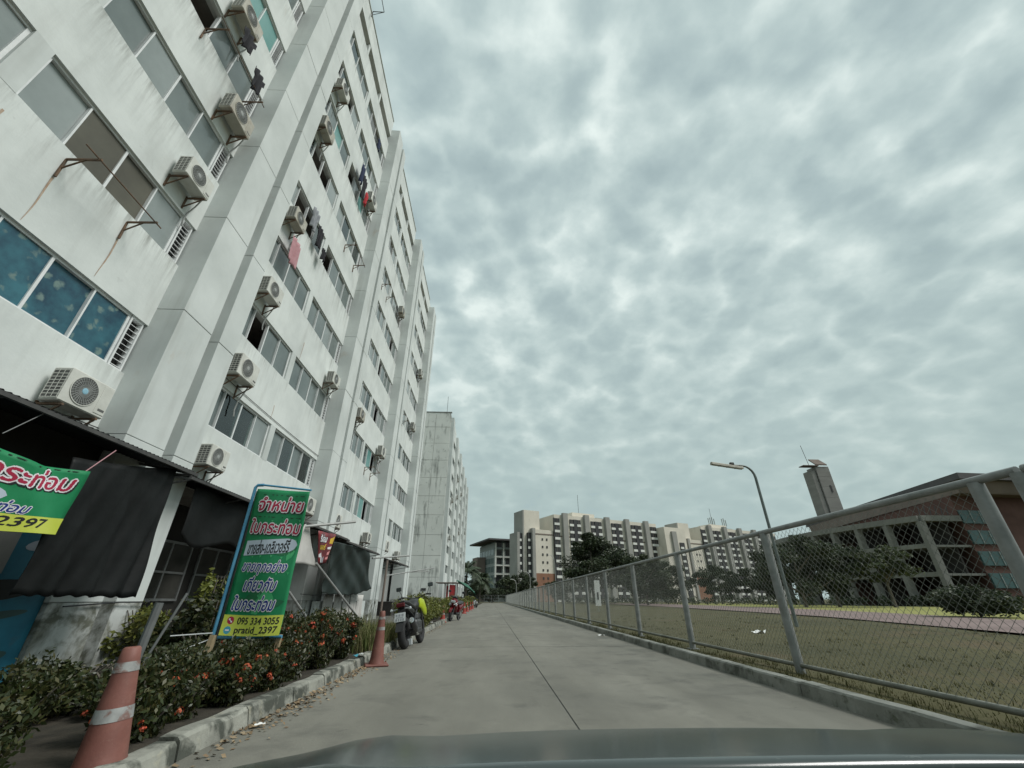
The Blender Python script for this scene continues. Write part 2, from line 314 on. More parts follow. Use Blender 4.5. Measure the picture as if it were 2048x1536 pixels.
# ------------------------------------------------------------------ mesh builder
class MB:
    def __init__(s): s.v = []; s.f = []
    def add(s, vs, fs):
        o = len(s.v); s.v.extend(vs); s.f.extend([tuple(i + o for i in f) for f in fs]); return s
    def box(s, x0, x1, y0, y1, z0, z1):
        return s.add([(x0, y0, z0), (x1, y0, z0), (x1, y1, z0), (x0, y1, z0), (x0, y0, z1), (x1, y0, z1), (x1, y1, z1), (x0, y1, z1)],
                     [(0, 3, 2, 1), (4, 5, 6, 7), (0, 1, 5, 4), (1, 2, 6, 5), (2, 3, 7, 6), (3, 0, 4, 7)])
    def cbox(s, x0, x1, y0, y1, z0, z1, c=.01):
        """box with chamfered edges"""
        xs = (x0, x1); ys = (y0, y1); zs = (z0, z1); vs = []; idx = {}
        for i in (0, 1):
            for j in (0, 1):
                for k in (0, 1):
                    sx_, sy_, sz_ = (1 - 2 * i), (1 - 2 * j), (1 - 2 * k)
                    idx[(i, j, k, 'x')] = len(vs); vs.append((xs[i], ys[j] + sy_ * c, zs[k] + sz_ * c))
                    idx[(i, j, k, 'y')] = len(vs); vs.append((xs[i] + sx_ * c, ys[j], zs[k] + sz_ * c))
                    idx[(i, j, k, 'z')] = len(vs); vs.append((xs[i] + sx_ * c, ys[j] + sy_ * c, zs[k]))
        fs = []
        for i in (0, 1):
            fs.append(tuple(idx[(i, j, k, 'x')] for j, k in ((0, 0), (1, 0), (1, 1), (0, 1))))
            fs.append(tuple(idx[(j, i, k, 'y')] for j, k in ((0, 0), (1, 0), (1, 1), (0, 1))))
            fs.append(tuple(idx[(j, k, i, 'z')] for j, k in ((0, 0), (1, 0), (1, 1), (0, 1))))
        for a in (0, 1):
            for b in (0, 1):
                fs.append((idx[(a, b, 0, 'x')], idx[(a, b, 1, 'x')], idx[(a, b, 1, 'y')], idx[(a, b, 0, 'y')]))
                fs.append((idx[(a, 0, b, 'x')], idx[(a, 1, b, 'x')], idx[(a, 1, b, 'z')], idx[(a, 0, b, 'z')]))
                fs.append((idx[(0, a, b, 'y')], idx[(1, a, b, 'y')], idx[(1, a, b, 'z')], idx[(0, a, b, 'z')]))
        for i in (0, 1):
            for j in (0, 1):
                for k in (0, 1): fs.append((idx[(i, j, k, 'x')], idx[(i, j, k, 'y')], idx[(i, j, k, 'z')]))
        return s.add(vs, fs)
    def bar(s, p0, p1, wd, ht=None, upv=(0, 0, 1)):
        """rectangular bar between two points"""
        ht = ht or wd; p0 = Vector(p0); p1 = Vector(p1); d = (p1 - p0).normalized()
        upv = Vector(upv)
        if abs(d.dot(upv)) > .98: upv = Vector((1, 0, 0))
        a = d.cross(upv).normalized() * wd / 2; b = a.cross(d).normalized() * ht / 2
        vs = [tuple(p + q) for p in (p0, p1) for q in (-a - b, a - b, a + b, -a + b)]
        return s.add(vs, [(0, 1, 2, 3), (7, 6, 5, 4), (0, 4, 5, 1), (1, 5, 6, 2), (2, 6, 7, 3), (3, 7, 4, 0)])
    def tube(s, pts, r, n=8, caps=True):
        pts = [Vector(p) for p in pts]; m = len(pts)
        rs = r if isinstance(r, (list, tuple)) else [r] * m
        vs = []; ref = None
        for i, p in enumerate(pts):
            d = (pts[min(i + 1, m - 1)] - pts[max(i - 1, 0)]).normalized()
            if ref is None: ref = Vector((0, 0, 1)) if abs(d.z) < .9 else Vector((1, 0, 0))
            a = d.cross(ref).normalized(); b = a.cross(d).normalized(); ref = b
            for k in range(n):
                t = 2 * math.pi * k / n; vs.append(tuple(p + a * (math.cos(t) * rs[i]) + b * (math.sin(t) * rs[i])))
        fs = [(i * n + k, i * n + (k + 1) % n, (i + 1) * n + (k + 1) % n, (i + 1) * n + k) for i in range(m - 1) for k in range(n)]
        if caps: fs += [tuple(range(n))[::-1], tuple(range((m - 1) * n, m * n))]
        return s.add(vs, fs)
    def lathe(s, prof, n=16, c=(0, 0, 0), axis='z', cap=True):
        vs = []
        for (r, h) in prof:
            for k in range(n):
                t = 2 * math.pi * k / n; a, b = r * math.cos(t), r * math.sin(t)
                p = {'z': (a, b, h), 'x': (h, a, b), 'y': (b, h, a)}[axis]
                vs.append((p[0] + c[0], p[1] + c[1], p[2] + c[2]))
        m = len(prof)
        fs = [(i * n + k, i * n + (k + 1) % n, (i + 1) * n + (k + 1) % n, (i + 1) * n + k) for i in range(m - 1) for k in range(n)]
        if cap: fs += [tuple(range(n))[::-1], tuple(range((m - 1) * n, m * n))]
        return s.add(vs, fs)
    def torus(s, c, R0, r, axis='x', n=28, m=10, squash=1.0):
        vs = []
        for i in range(n):
            t = 2 * math.pi * i / n
            for j in range(m):
                q = 2 * math.pi * j / m; rr = R0 + r * math.cos(q); h = r * squash * math.sin(q)
                a, b = rr * math.cos(t), rr * math.sin(t)
                p = {'x': (h, a, b), 'z': (a, b, h), 'y': (a, h, b)}[axis]
                vs.append((p[0] + c[0], p[1] + c[1], p[2] + c[2]))
        fs = [(i * m + j, i * m + (j + 1) % m, ((i + 1) % n) * m + (j + 1) % m, ((i + 1) % n) * m + j) for i in range(n) for j in range(m)]
        return s.add(vs, fs)
    def grid(s, fn, nu, nv):
        vs = [tuple(fn(i / nu, j / nv)) for i in range(nu + 1) for j in range(nv + 1)]
        fs = [(i * (nv + 1) + j, (i + 1) * (nv + 1) + j, (i + 1) * (nv + 1) + j + 1, i * (nv + 1) + j + 1) for i in range(nu) for j in range(nv)]
        return s.add(vs, fs)
    def prism(s, poly, z0, z1):
        n = len(poly)
        vs = [(x, y, z0) for x, y in poly] + [(x, y, z1) for x, y in poly]
        return s.add(vs, [tuple(range(n))[::-1], tuple(range(n, 2 * n))] + [(i, (i + 1) % n, n + (i + 1) % n, n + i) for i in range(n)])
    def loft(s, rings, cap=True):
        n = len(rings[0]); vs = [tuple(p) for r_ in rings for p in r_]; m = len(rings)
        fs = [(i * n + k, i * n + (k + 1) % n, (i + 1) * n + (k + 1) % n, (i + 1) * n + k) for i in range(m - 1) for k in range(n)]
        if cap: fs += [tuple(range(n))[::-1], tuple(range((m - 1) * n, m * n))]
        return s.add(vs, fs)
    def xform(s, M):
        s.v = [tuple(M @ Vector(p)) for p in s.v]; return s
    def mesh(s, name, m, smooth=False, solid=True):
        me = bpy.data.meshes.new(name); me.from_pydata(s.v, [], s.f); me.materials.append(MATS[m])
        if smooth: me.polygons.foreach_set('use_smooth', [True] * len(me.polygons))
        me.validate(); me.update()
        return me
    def build(s, name, m, parent=None, smooth=False):
        return link(name, s.mesh(name, m, smooth), parent)
def link(name, me, parent=None, loc=None, rot=None):
    o = bpy.data.objects.new(name, me); COL.objects.link(o)
    if parent is not None:
        o.parent = parent
        b = parent.get('_w')
    if loc is not None: o.location = loc
    if rot is not None: o.rotation_euler = rot
    return o
def smooth_by_angle(o, ang=40):
    me = o.data
    me.polygons.foreach_set('use_smooth', [True] * len(me.polygons))
    try: me.set_sharp_from_angle(angle=R(ang))
    except Exception: pass
    return o
def tag(o, label=None, cat=None, group=None, kind=None):
    if label: o['label'] = label
    if cat: o['category'] = cat
    if group: o['group'] = group
    if kind: o['kind'] = kind
    return o
def thing(name, label, cat, loc=(0, 0, 0), rz=0.0, group=None):
    o = bpy.data.objects.new(name, None); o.empty_display_size = .2; COL.objects.link(o)
    o.location = loc; o.rotation_euler = (0, 0, rz); return tag(o, label, cat, group)
def struct(name, mb, m, smooth=False): return tag(mb.build(name, m, None, smooth), kind='structure')
def child(parent, name, mb, m, smooth=None):
    """mb is in world coordinates, the parent an unrotated empty (or a part without its own offset)"""
    root = parent
    while root.parent is not None: root = root.parent
    l = root.location
    mb.v = [(a - l[0], b - l[1], c - l[2]) for a, b, c in mb.v]
    o = mb.build(name, m, parent)
    if smooth: smooth_by_angle(o, smooth)
    return o
def copy_tree(o, parent=None):
    c = o.copy(); COL.objects.link(c)
    if parent is not None: c.parent = parent
    for ch in list(o.children): copy_tree(ch, c)
    return c

# ================================================================== SETTING
XL, XR, XJ, XF = -2.25, 3.82, 0.83, 4.55      # left kerb face, right kerb face, lane joint, fence line
ROAD_END = 132.0
# ground: one sheet to the horizon
g = MB(); g.grid(lambda u, v: (-1500 + 3000 * u, -1300 + 3000 * v, -0.012), 2, 2)
struct('ground', g, 'field')
# the sports field beside the road (gently uneven, finer sheet)
def fz(x, y): return 0.05 + .03 * math.sin(x * .31) * math.sin(y * .23) + .012 * math.sin(x * 1.7 + y * .9)
g = MB(); g.grid(lambda u, v: (3.98 + 80 * u ** 1.6, -6 + 150 * v, fz(3.98 + 80 * u ** 1.6, -6 + 150 * v) if u > .02 else .055), 60, 110)
struct('field_turf', g, 'field', True)
# road: two lanes of concrete slabs over a dark bed
base = MB(); base.box(XL - .05, XR + .05, -8, ROAD_END + 10, -.2, -.004)
road = struct('road', base, 'road_joint')
Y = -8.0; k = 0
while Y < ROAD_END + 10:
    ln = 10.0
    for (a, b) in ((XL, XJ - .008), (XJ + .008, XR)):
        q = MB(); y1 = min(Y + ln, ROAD_END + 10) - .008; z = .002 * ((k * 7) % 3)
        q.box(a, b, Y, y1, -.05, z); q.build('concrete_slab', 'concrete_road', road)
    Y += ln; k += 1
# a cracked patch in the right lane
for (a, b, c_, d_, w_) in ((2.35, 12.35, 3.25, 12.25, .018), (2.55, 12.3, 2.75, 11.7, .012), (2.9, 11.85, 3.3, 11.8, .02), (3.15, 12.1, 3.5, 12.0, .012), (.84, 9.2, 1.5, 9.5, .006), (-.6, 14.0, .5, 14.2, .006)):
    q = MB(); n_ = 6; vs_ = []
    for i in range(n_ + 1):
        f = i / n_; x_ = a + (c_ - a) * f; y_ = b + (d_ - b) * f + .02 * math.sin(f * 9 + a)
        vs_ += [(x_, y_ - w_ * (.4 + .6 * math.sin(f * 3.1 + .2)), .0075), (x_, y_ + w_ * .4, .0075)]
    q.add(vs_, [(2 * i, 2 * i + 2, 2 * i + 3, 2 * i + 1) for i in range(n_)]); q.build('crack', 'road_joint', road)
# kerbs
kl = MB(); kl.box(XL - .16, XL - .02, -6, ROAD_END, -.05, .06)
kerb_l = struct('kerb_left', kl, 'soil')
rnd = random.Random(3)
Y = -4.0
while Y < 75:
    ln = 1.0 if Y < 20 else 2.0
    q = MB(); dx = rnd.uniform(-.012, .012); tz = .135 + rnd.uniform(-.012, .012)
    n_ = 8
    prof = [(XL + .004, -.02), (XL - .022, tz - .025), (XL - .045, tz), (XL - .18, tz), (XL - .18, -.02)]
    rings = []
    for i in range(n_ + 1):
        yy = Y + .012 + (ln - .024) * i / n_
        rings.append([(px + dx + .006 * math.sin(yy * 9 + pz * 30), yy, pz + .006 * math.sin(yy * 6.1 + 1)) for px, pz in prof])
    q.loft(rings); q.build('kerb_stone', 'kerb_left', kerb_l)
    Y += ln
kr = MB(); kr.box(XR + .03, XR + .15, -6, ROAD_END, -.05, .04)
kerb_r = struct('kerb_right', kr, 'soil')
Y = -4.0
while Y < ROAD_END:
    ln = 2.5 if Y < 40 else 10.0
    q = MB(); tz = .145 + rnd.uniform(-.006, .006); dx = rnd.uniform(-.006, .006)
    prof = [(XR + .16, -.02), (XR + .16, tz), (XR + .02, tz), (XR + .003, tz - .02), (XR - .01, -.02)]
    rings = [[(px + dx, Y + .006 + (ln - .012) * i / 5, pz + .003 * math.sin(Y + i * 2.1)) for px, pz in prof] for i in range(6)]
    q.loft(rings[::-1]); q.build('kerb_stone', 'kerb_right', kerb_r)
    Y += ln
# flower bed soil and building pavement
def bedz(x, y): return .085 + .025 * math.sin(x * 3.1 + y) * math.sin(y * 1.9)
g = MB(); g.grid(lambda u, v: (-4.6 + 2.2 * u, -6 + 100 * v, bedz(-4.6 + 2.2 * u, -6 + 100 * v)), 8, 160)
struct('flower_bed', g, 'soil', True)
g = MB(); g.box(-24, -4.55, -12, 112, -.05, .06)
struct('pavement', g, 'pavement')
# running track and the lawn beyond it
def strip(name, near, far, z, m, n=24):
    def ip(pts, t):
        s_ = t * (len(pts) - 1); i = min(int(s_), len(pts) - 2); f = s_ - i
        return (pts[i][0] * (1 - f) + pts[i + 1][0] * f, pts[i][1] * (1 - f) + pts[i + 1][1] * f)
    def fn(u, v):
        a = ip(near, u); b = ip(far, u); return (a[0] + (b[0] - a[0]) * v, a[1] + (b[1] - a[1]) * v, z)
    q = MB(); q.grid(fn, n, 4); return struct(name, q, m)
near = [(11.0, -6), (13.4, 3), (16.4, 14.1), (20.3, 27.8), (22.6, 45), (25.0, 72), (26, 110)]
far = [(20.0, -6), (23.0, 8), (26.9, 22.7), (30.2, 34), (33.0, 46), (36.5, 73), (38, 111)]
strip('path', near, far, .115, 'track', 48)
strip('lawn', far, [(60, -6), (60, 8), (60, 22), (60, 34), (60, 48), (60, 75), (60, 112)], .108, 'lawn_strip', 48)

# ================================================================== APARTMENT BLOCK (left, near)
XW, XP = -7.0, -6.45                       # wall face and fin face
P0, PS = 7.1, 9.03                         # near face of the first pillar, pillar spacing
PIL = [P0 + PS * i for i in range(-1, 4)]  # -1.93, 7.1, 16.13, 25.16, 34.19
NF, SILL0, FH, WH = 8, 4.82, 2.70, 1.10
ROOFZ = 28.65
blk = thing('apartment_block', 'tall white apartment block with paired fins and many air conditioners, left of the road', 'building', (-7, 16, 0))
BL = Vector((-7, 16, 0))
FIN = ((0.0, .94), (1.22, 1.84))           # two fins per pillar
PE = 1.84
rb = random.Random(11)
def sill(k): return SILL0 + FH * k
# pillars: recessed web + fin panels storey by storey
for pi, py in enumerate(PIL):
    wb = MB(); wb.box(-7.4, -6.78, py + .9, py + 1.26, 0, 27.75)
    pl = child(blk, 'pillar', wb, 'white_panel')
    zs = [0.0, 1.0, 3.62] + [3.62 + 2.73 * i for i in range(1, 9)] + [27.78]
    for i in range(len(zs) - 1):
        for (a, b) in FIN:
            q = MB(); e = rb.uniform(-.004, .004)
            q.cbox(-7.4, XP + e, py + a, py + b, zs[i] + .0045, zs[i + 1] - .0045, .008)
            child(pl, 'panel', q, 'pillar_base' if i == 0 else 'white_panel')
    jb = MB()
    for (a, b) in FIN: jb.box(-7.38, XP - .02, py + a + .02, py + b - .02, 0.02, 27.7)
    child(pl, 'core', jb, 'joint')
# spandrels between window rows, per bay
BAYS = [(PIL[i] + PE, PIL[i + 1]) for i in range(4)]
for bi, (y0, y1) in enumerate(BAYS):
    zb = [(3.45, sill(0))] + [(sill(k) + WH, sill(k + 1)) for k in range(NF - 1)] + [(sill(NF - 1) + WH, 26.3), (27.15, ROOFZ)]
    for (za, zc) in zb:
        q = MB(); q.box(-7.28, XW + rb.uniform(-.003, .003), y0 - .05, y1 + .05, za, zc)
        child(blk, 'spandrel', q, 'white_wall')
    # recess under the parapet with stub columns
    q = MB(); q.box(-7.9, -7.75, y0, y1, 26.3, 27.15); child(blk, 'recess_wall', q, 'room')
    for f in (.33, .66):
        yy = y0 + (y1 - y0) * f
        q = MB(); q.box(-7.3, -7.02, yy - .08, yy + .08, 26.3, 27.15); child(blk, 'stub_column', q, 'white_wall')
    q = MB(); q.box(-7.36, XW + .05, y0, y1, ROOFZ + .003, ROOFZ + .06); child(blk, 'parapet_coping', q, 'white_panel')
    # floor slabs and inner wall, added to block light in rooms behind the windows
    for k in range(NF + 1):
        q = MB(); z = 3.5 + FH * k; q.box(-9.6, -7.29, y0 - .9, y1 + .9, z - .1, z + .08); child(blk, 'floor_slab', q, 'room')
q = MB(); q.box(-9.9, -9.65, -4, 36.2, 0, ROOFZ - .4); child(blk, 'inner_wall', q, 'room')
q = MB(); q.box(-20, -7.3, -4, 36.2, 27.3, 27.5); child(blk, 'roof', q, 'joint')
q = MB(); q.box(-20, -9.92, 36.0, 36.2, 0, 28.3); child(blk, 'end_wall', q, 'white_wall')
# parapet at the far end
q = MB(); q.box(-8, -7.0, PIL[4] - .03, PIL[4] + PE, 27.8, 28.5); child(blk, 'end_parapet', q, 'white_wall')

# windows: a frame of four lights with its panes, louvre beside the pillar
PW = .78
def frame_mesh():
    q = MB(); W = 4 * PW
    q.box(-.05, .05, 0, W, 0, .045); q.box(-.05, .05, 0, W, WH - .05, WH)
    for i in range(5):
        t = .05 if i in (0, 4) else (.045 if i == 2 else .03)
        a = min(max(i * PW - t / 2, 0), W - t); q.box(-.045, .045, a, a + t, .046, WH - .051)
    q.box(.052, .085, -.02, W + .02, -.035, -.002)
    return q.mesh('window', 'frame_white')
FRM = frame_mesh()
HEAD = MB().box(-.1, .045, -.03, 4 * PW + .03, WH + .002, WH + .05).mesh('window_head', 'frame_grey')
def pane_mesh(m): return MB().box(-.006, .006, .02, PW - .02, .047, WH - .052).mesh('pane', m)
PANE = {m: pane_mesh(m) for m in ('frosted_pane', 'frosted_pane_pale', 'teal_pane', 'dark_pane', 'brown_pane', 'clear_pane', 'blue_floral')}
def curtain_mesh(m, sway, seed):
    rr = random.Random(seed); ph = rr.uniform(0, 6)
    q = MB()
    def fn(u, v):
        yy = .06 + (PW - .12) * u
        pull = sway * (1 - v) * .5
        yy = yy + (pull * (PW * .5 - yy) if sway else 0)
        return (-.14 + .022 * math.sin(u * 26 + ph) * (1 - .3 * v), yy, .05 + (WH - .12) * v)
    q.grid(fn, 26, 6); return q.mesh('curtain', m, True)
CURT = [curtain_mesh('curtain_pink', .9, 1), curtain_mesh('curtain_pale', 0, 2), curtain_mesh('curtain_pale', .7, 3), curtain_mesh('curtain_pink', 0, 4)]
LOUV_F = MB()
for a, b, c_, d_ in ((0, .30, 0, .04), (0, .30, WH - .045, WH), (0, .035, .041, WH - .046), (.265, .30, .041, WH - .046)): LOUV_F.box(-.05, .05, a, b, c_, d_)
LOUV_F = LOUV_F.mesh('louvre', 'frame_white')
SLAT = MB()
SLAT.add([(-.03, .036, .0), (.03, .036, -.035), (.03, .264, -.035), (-.03, .264, .0), (-.03, .036, .01), (.03, .036, -.025), (.03, .264, -.025), (-.03, .264, .01)],
         [(0, 3, 2, 1), (4, 5, 6, 7), (0, 1, 5, 4), (1, 2, 6, 5), (2, 3, 7, 6), (3, 0, 4, 7)])
SLAT = SLAT.mesh('slat', 'frame_white')
LBACK = MB().box(-.1, -.08, .02, .28, .04, WH - .05).mesh('louvre_back', 'pane_joint_dark')
def put_window(y, z, panes, xw=-7.10):
    o = link('window', FRM, blk, Vector((xw, y, z)) - BL)
    link('window_head', HEAD, o)
    for i, pm in enumerate(panes):
        if pm is None: continue
        off = .018 if i % 2 else -.018
        if pm == 'shut':                     # slid in front of its neighbour
            continue
        link('pane', PANE[pm if not pm.startswith('c') or pm == 'clear_pane' else 'clear_pane'], o, (off, i * PW, 0))
        if pm.startswith('c') and pm != 'clear_pane':
            link('curtain', CURT[int(pm[1])], o, (0, i * PW, 0))
SPEC = {  # (bay, row, half): panes seen in the photograph
    (0, 0, 1): ['blue_floral'] * 4, (0, 0, 0): ['blue_floral'] * 4,
    (0, 1, 1): ['frosted_pane_pale', 'brown_pane', 'brown_pane', 'frosted_pane_pale'], (0, 1, 0): ['frosted_pane', None, 'c1', 'frosted_pane_pale'],
    (0, 2, 1): ['frosted_pane', 'frosted_pane_pale', 'frosted_pane', 'frosted_pane'],
    (0, 3, 1): ['teal_pane', None, 'frosted_pane', 'frosted_pane'], (0, 4, 1): ['frosted_pane', 'teal_pane', 'teal_pane', 'teal_pane'],
    (1, 0, 0): ['frosted_pane', 'c0', 'c0', 'frosted_pane_pale'], (1, 0, 1): ['frosted_pane', 'c1', 'frosted_pane', 'c2'],
    (1, 1, 0): ['frosted_pane', None, 'frosted_pane', 'frosted_pane'], (1, 1, 1): ['frosted_pane'] * 4,
    (1, 2, 0): ['frosted_pane'] * 4, (1, 2, 1): ['frosted_pane', 'frosted_pane', 'frosted_pane_pale', 'frosted_pane'],
    (1, 3, 0): ['frosted_pane_pale', None, None, 'c2'], (1, 4, 0): ['c1', None, None, 'frosted_pane_pale'],
    (1, 5, 1): [None, 'frosted_pane_pale', 'teal_pane', 'frosted_pane'], (1, 6, 0): [None, 'c2', None, 'frosted_pane_pale'],
    (2, 2, 1): ['frosted_pane', None, 'frosted_pane_pale', 'frosted_pane'], (2, 0, 1): ['frosted_pane', 'teal_pane', None, 'frosted_pane'],
    (2, 1, 1): ['c3', 'teal_pane', None, 'frosted_pane'], (2, 3, 0): [None, 'frosted_pane', 'frosted_pane_pale', 'frosted_pane'],
    (2, 4, 1): ['frosted_pane', 'frosted_pane', None, 'frosted_pane'],
}
rw = random.Random(5)
CH = ['frosted_pane'] * 8 + ['frosted_pane_pale'] * 4 + ['c1', 'c1', 'c2', 'c2', 'c3', 'clear_pane', 'teal_pane', 'dark_pane', None]
for bi, (y0, y1) in enumerate(BAYS):
    for k in range(NF):
        z = sill(k)
        for hf, ys in ((0, y1 - 6.90), (1, y1 - 3.48)):
            if bi == 0 and hf == 0 and k > 2: continue          # beyond the frame
            if bi == 0 and k > 5: continue
            put_window(ys, z, SPEC.get((bi, k, hf)) or [rw.choice(CH) for _ in range(4)])
        q = MB(); q.box(-7.27, -7.0 + .002, y1 - 3.78, y1 - 3.482, z - .01, z + WH + .01); child(blk, 'mullion_pier', q, 'white_panel')
        q = MB(); q.box(-7.27, -7.02, y0 - .05, y1 - 6.902, z - .01, z + WH + .01); child(blk, 'jamb', q, 'white_panel')
        lv = link('louvre', LOUV_F, blk, Vector((-7.09, y1 - .345, z)) - BL)
        if bi < 3:
            for j in range(9 if bi < 2 else 7): link('slat', SLAT, lv, (0, 0, .10 + j * (.98 / (9 if bi < 2 else 7))))
        link('louvre_back', LBACK, lv)

# ground floor walls set back under the facade
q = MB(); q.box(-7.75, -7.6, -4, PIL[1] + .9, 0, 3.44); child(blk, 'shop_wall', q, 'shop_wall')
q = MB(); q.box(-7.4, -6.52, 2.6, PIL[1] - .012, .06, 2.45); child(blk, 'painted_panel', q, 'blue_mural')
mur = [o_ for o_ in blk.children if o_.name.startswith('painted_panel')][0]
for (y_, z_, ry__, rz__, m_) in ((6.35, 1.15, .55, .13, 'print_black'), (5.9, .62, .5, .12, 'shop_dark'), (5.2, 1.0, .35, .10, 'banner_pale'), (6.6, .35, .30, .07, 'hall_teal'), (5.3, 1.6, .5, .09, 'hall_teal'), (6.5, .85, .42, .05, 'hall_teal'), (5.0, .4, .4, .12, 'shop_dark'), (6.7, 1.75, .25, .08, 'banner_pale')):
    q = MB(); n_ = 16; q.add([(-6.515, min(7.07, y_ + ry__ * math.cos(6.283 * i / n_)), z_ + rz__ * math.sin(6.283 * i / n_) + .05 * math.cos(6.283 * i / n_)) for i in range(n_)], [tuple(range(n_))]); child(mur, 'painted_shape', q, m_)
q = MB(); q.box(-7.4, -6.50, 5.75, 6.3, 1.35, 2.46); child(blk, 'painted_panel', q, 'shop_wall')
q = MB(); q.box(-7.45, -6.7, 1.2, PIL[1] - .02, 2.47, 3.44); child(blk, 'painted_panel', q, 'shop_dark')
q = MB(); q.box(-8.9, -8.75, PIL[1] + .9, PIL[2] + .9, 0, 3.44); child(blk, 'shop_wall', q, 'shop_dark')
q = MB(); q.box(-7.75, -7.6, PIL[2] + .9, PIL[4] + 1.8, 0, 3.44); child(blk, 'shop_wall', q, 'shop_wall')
for y0, y1 in BAYS[1:2]:
    for (a, b) in ((y0 + .5, y0 + 2.2), (y0 + 2.6, y0 + 4.3), (y0 + 4.7, y0 + 6.4)):
        q = MB()
        q.box(-8.74, -8.68, a, b, 1.0, 1.06); q.box(-8.74, -8.68, a, b, 2.4, 2.46); q.box(-8.74, -8.68, a, b, 1.66, 1.71)
        for t in (a, (a + b) / 2 - .03, b - .06): q.box(-8.735, -8.685, t, t + .06, 1.061, 2.399)
        w_ = child(blk, 'shop_window', q, 'frame_grey')
        q = MB(); q.box(-8.735, -8.715, a + .02, b - .02, 1.03, 2.42); child(w_, 'pane', q, 'dark_pane')
# door with glazed top in the last bay, and side panels
y0 = BAYS[3][0]
q = MB(); q.box(-7.58, -7.5, y0 + 1.3, y0 + 3.4, .06, 2.7); dr = child(blk, 'door', q, 'door_blue')
q = MB(); q.box(-7.49, -7.45, y0 + 2.2, y0 + 3.1, 1.75, 2.6); child(dr, 'glazing', q, 'croton_leaf')
q = MB(); q.box(-7.59, -7.42, y0 + 3.4, y0 + 3.52, .06, 2.8); child(dr, 'door_frame', q, 'frame_white')
q = MB(); q.box(-7.59, -7.42, y0 + 1.15, y0 + 1.3, .06, 2.8); child(dr, 'door_frame', q, 'far_brown')
q = MB(); q.box(-7.59, -6.6, y0 + 4.6, y0 + 6.9, .06, .9); child(blk, 'low_wall', q, 'shop_dark')
# low white wall and hanging curtain sheets below the green tarpaulin (third bay)
y0 = BAYS[2][0]
for i in range(5):
    a = y0 - 1.1 + i * 1.35
    q = MB(); q.box(-6.35, -6.25, a, a + 1.25, .06, .98 - .04 * (i % 2)); child(blk, 'low_wall_panel', q, 'white_panel')

# ---- steel brackets, rods and rust marks on the wall
def rod_rack(y, z, ln, out_=.55, label='', group='drying rods on the facade'):
    t = thing('drying_rack', label, 'drying rack', (XW, y, z), 0, group)
    for yy in (0, ln):
        q = MB(); q.bar((0.004, yy, 0), (.03, yy, -.42), .03, .03); q.bar((.01, yy, 0), (out_, yy, .02), .03, .03); q.bar((.02, yy, -.22), (out_ * .55, yy, 0), .02, .02)
        q.build('bracket', 'rust_steel', t)
    q = MB(); q.tube([(out_ * .92, -.25, .035), (out_ * .92, ln + .15, .03)], .012, 6); q.build('rod', 'rust_steel', t)
    return t
rod_rack(4.51, 7.34, 1.25, label='rusty drying rod on two brackets under the brown window panes, nearest bay')
rod_rack(14.0, 15.4, 1.3, label='dark drying rod on two brackets at right of second bay, fourth window row')
rod_rack(5.0, 12.95, 1.6, label='drying rod with black ball of washing, top left of the nearest bay')
rod_rack(19.6, 18.0, 1.2, label='thin drying rod high in the third bay')
rod_rack(22.2, 7.4, 1.2, label='drying rod at second window row of the third bay')
rod_rack(28.0, 13.0, 1.2, label='drying rod in the far bay, fourth window row')

# rust runs below the brackets, drawn down the plaster
for (y_, z_, ln) in ((4.53, 6.92, .95), (5.78, 6.92, .9), (3.65, 7.15, .7), (12.9, 9.35, .75), (12.2, 6.5, .5)):
    q = MB(); n_ = 10; vs_ = []
    for i in range(n_ + 1):
        f = i / n_; w_ = .013 * (1 - f) ** .7 + .003; dx_ = .012 * math.sin(f * 5 + y_)
        vs_ += [(XW + .0062, y_ + dx_ - w_, z_ - ln * f), (XW + .0062, y_ + dx_ + w_, z_ - ln * f)]
    q.add(vs_, [(2 * i, 2 * i + 1, 2 * i + 3, 2 * i + 2) for i in range(n_)])
    child(blk, 'rust_run', q, 'rust_stain')
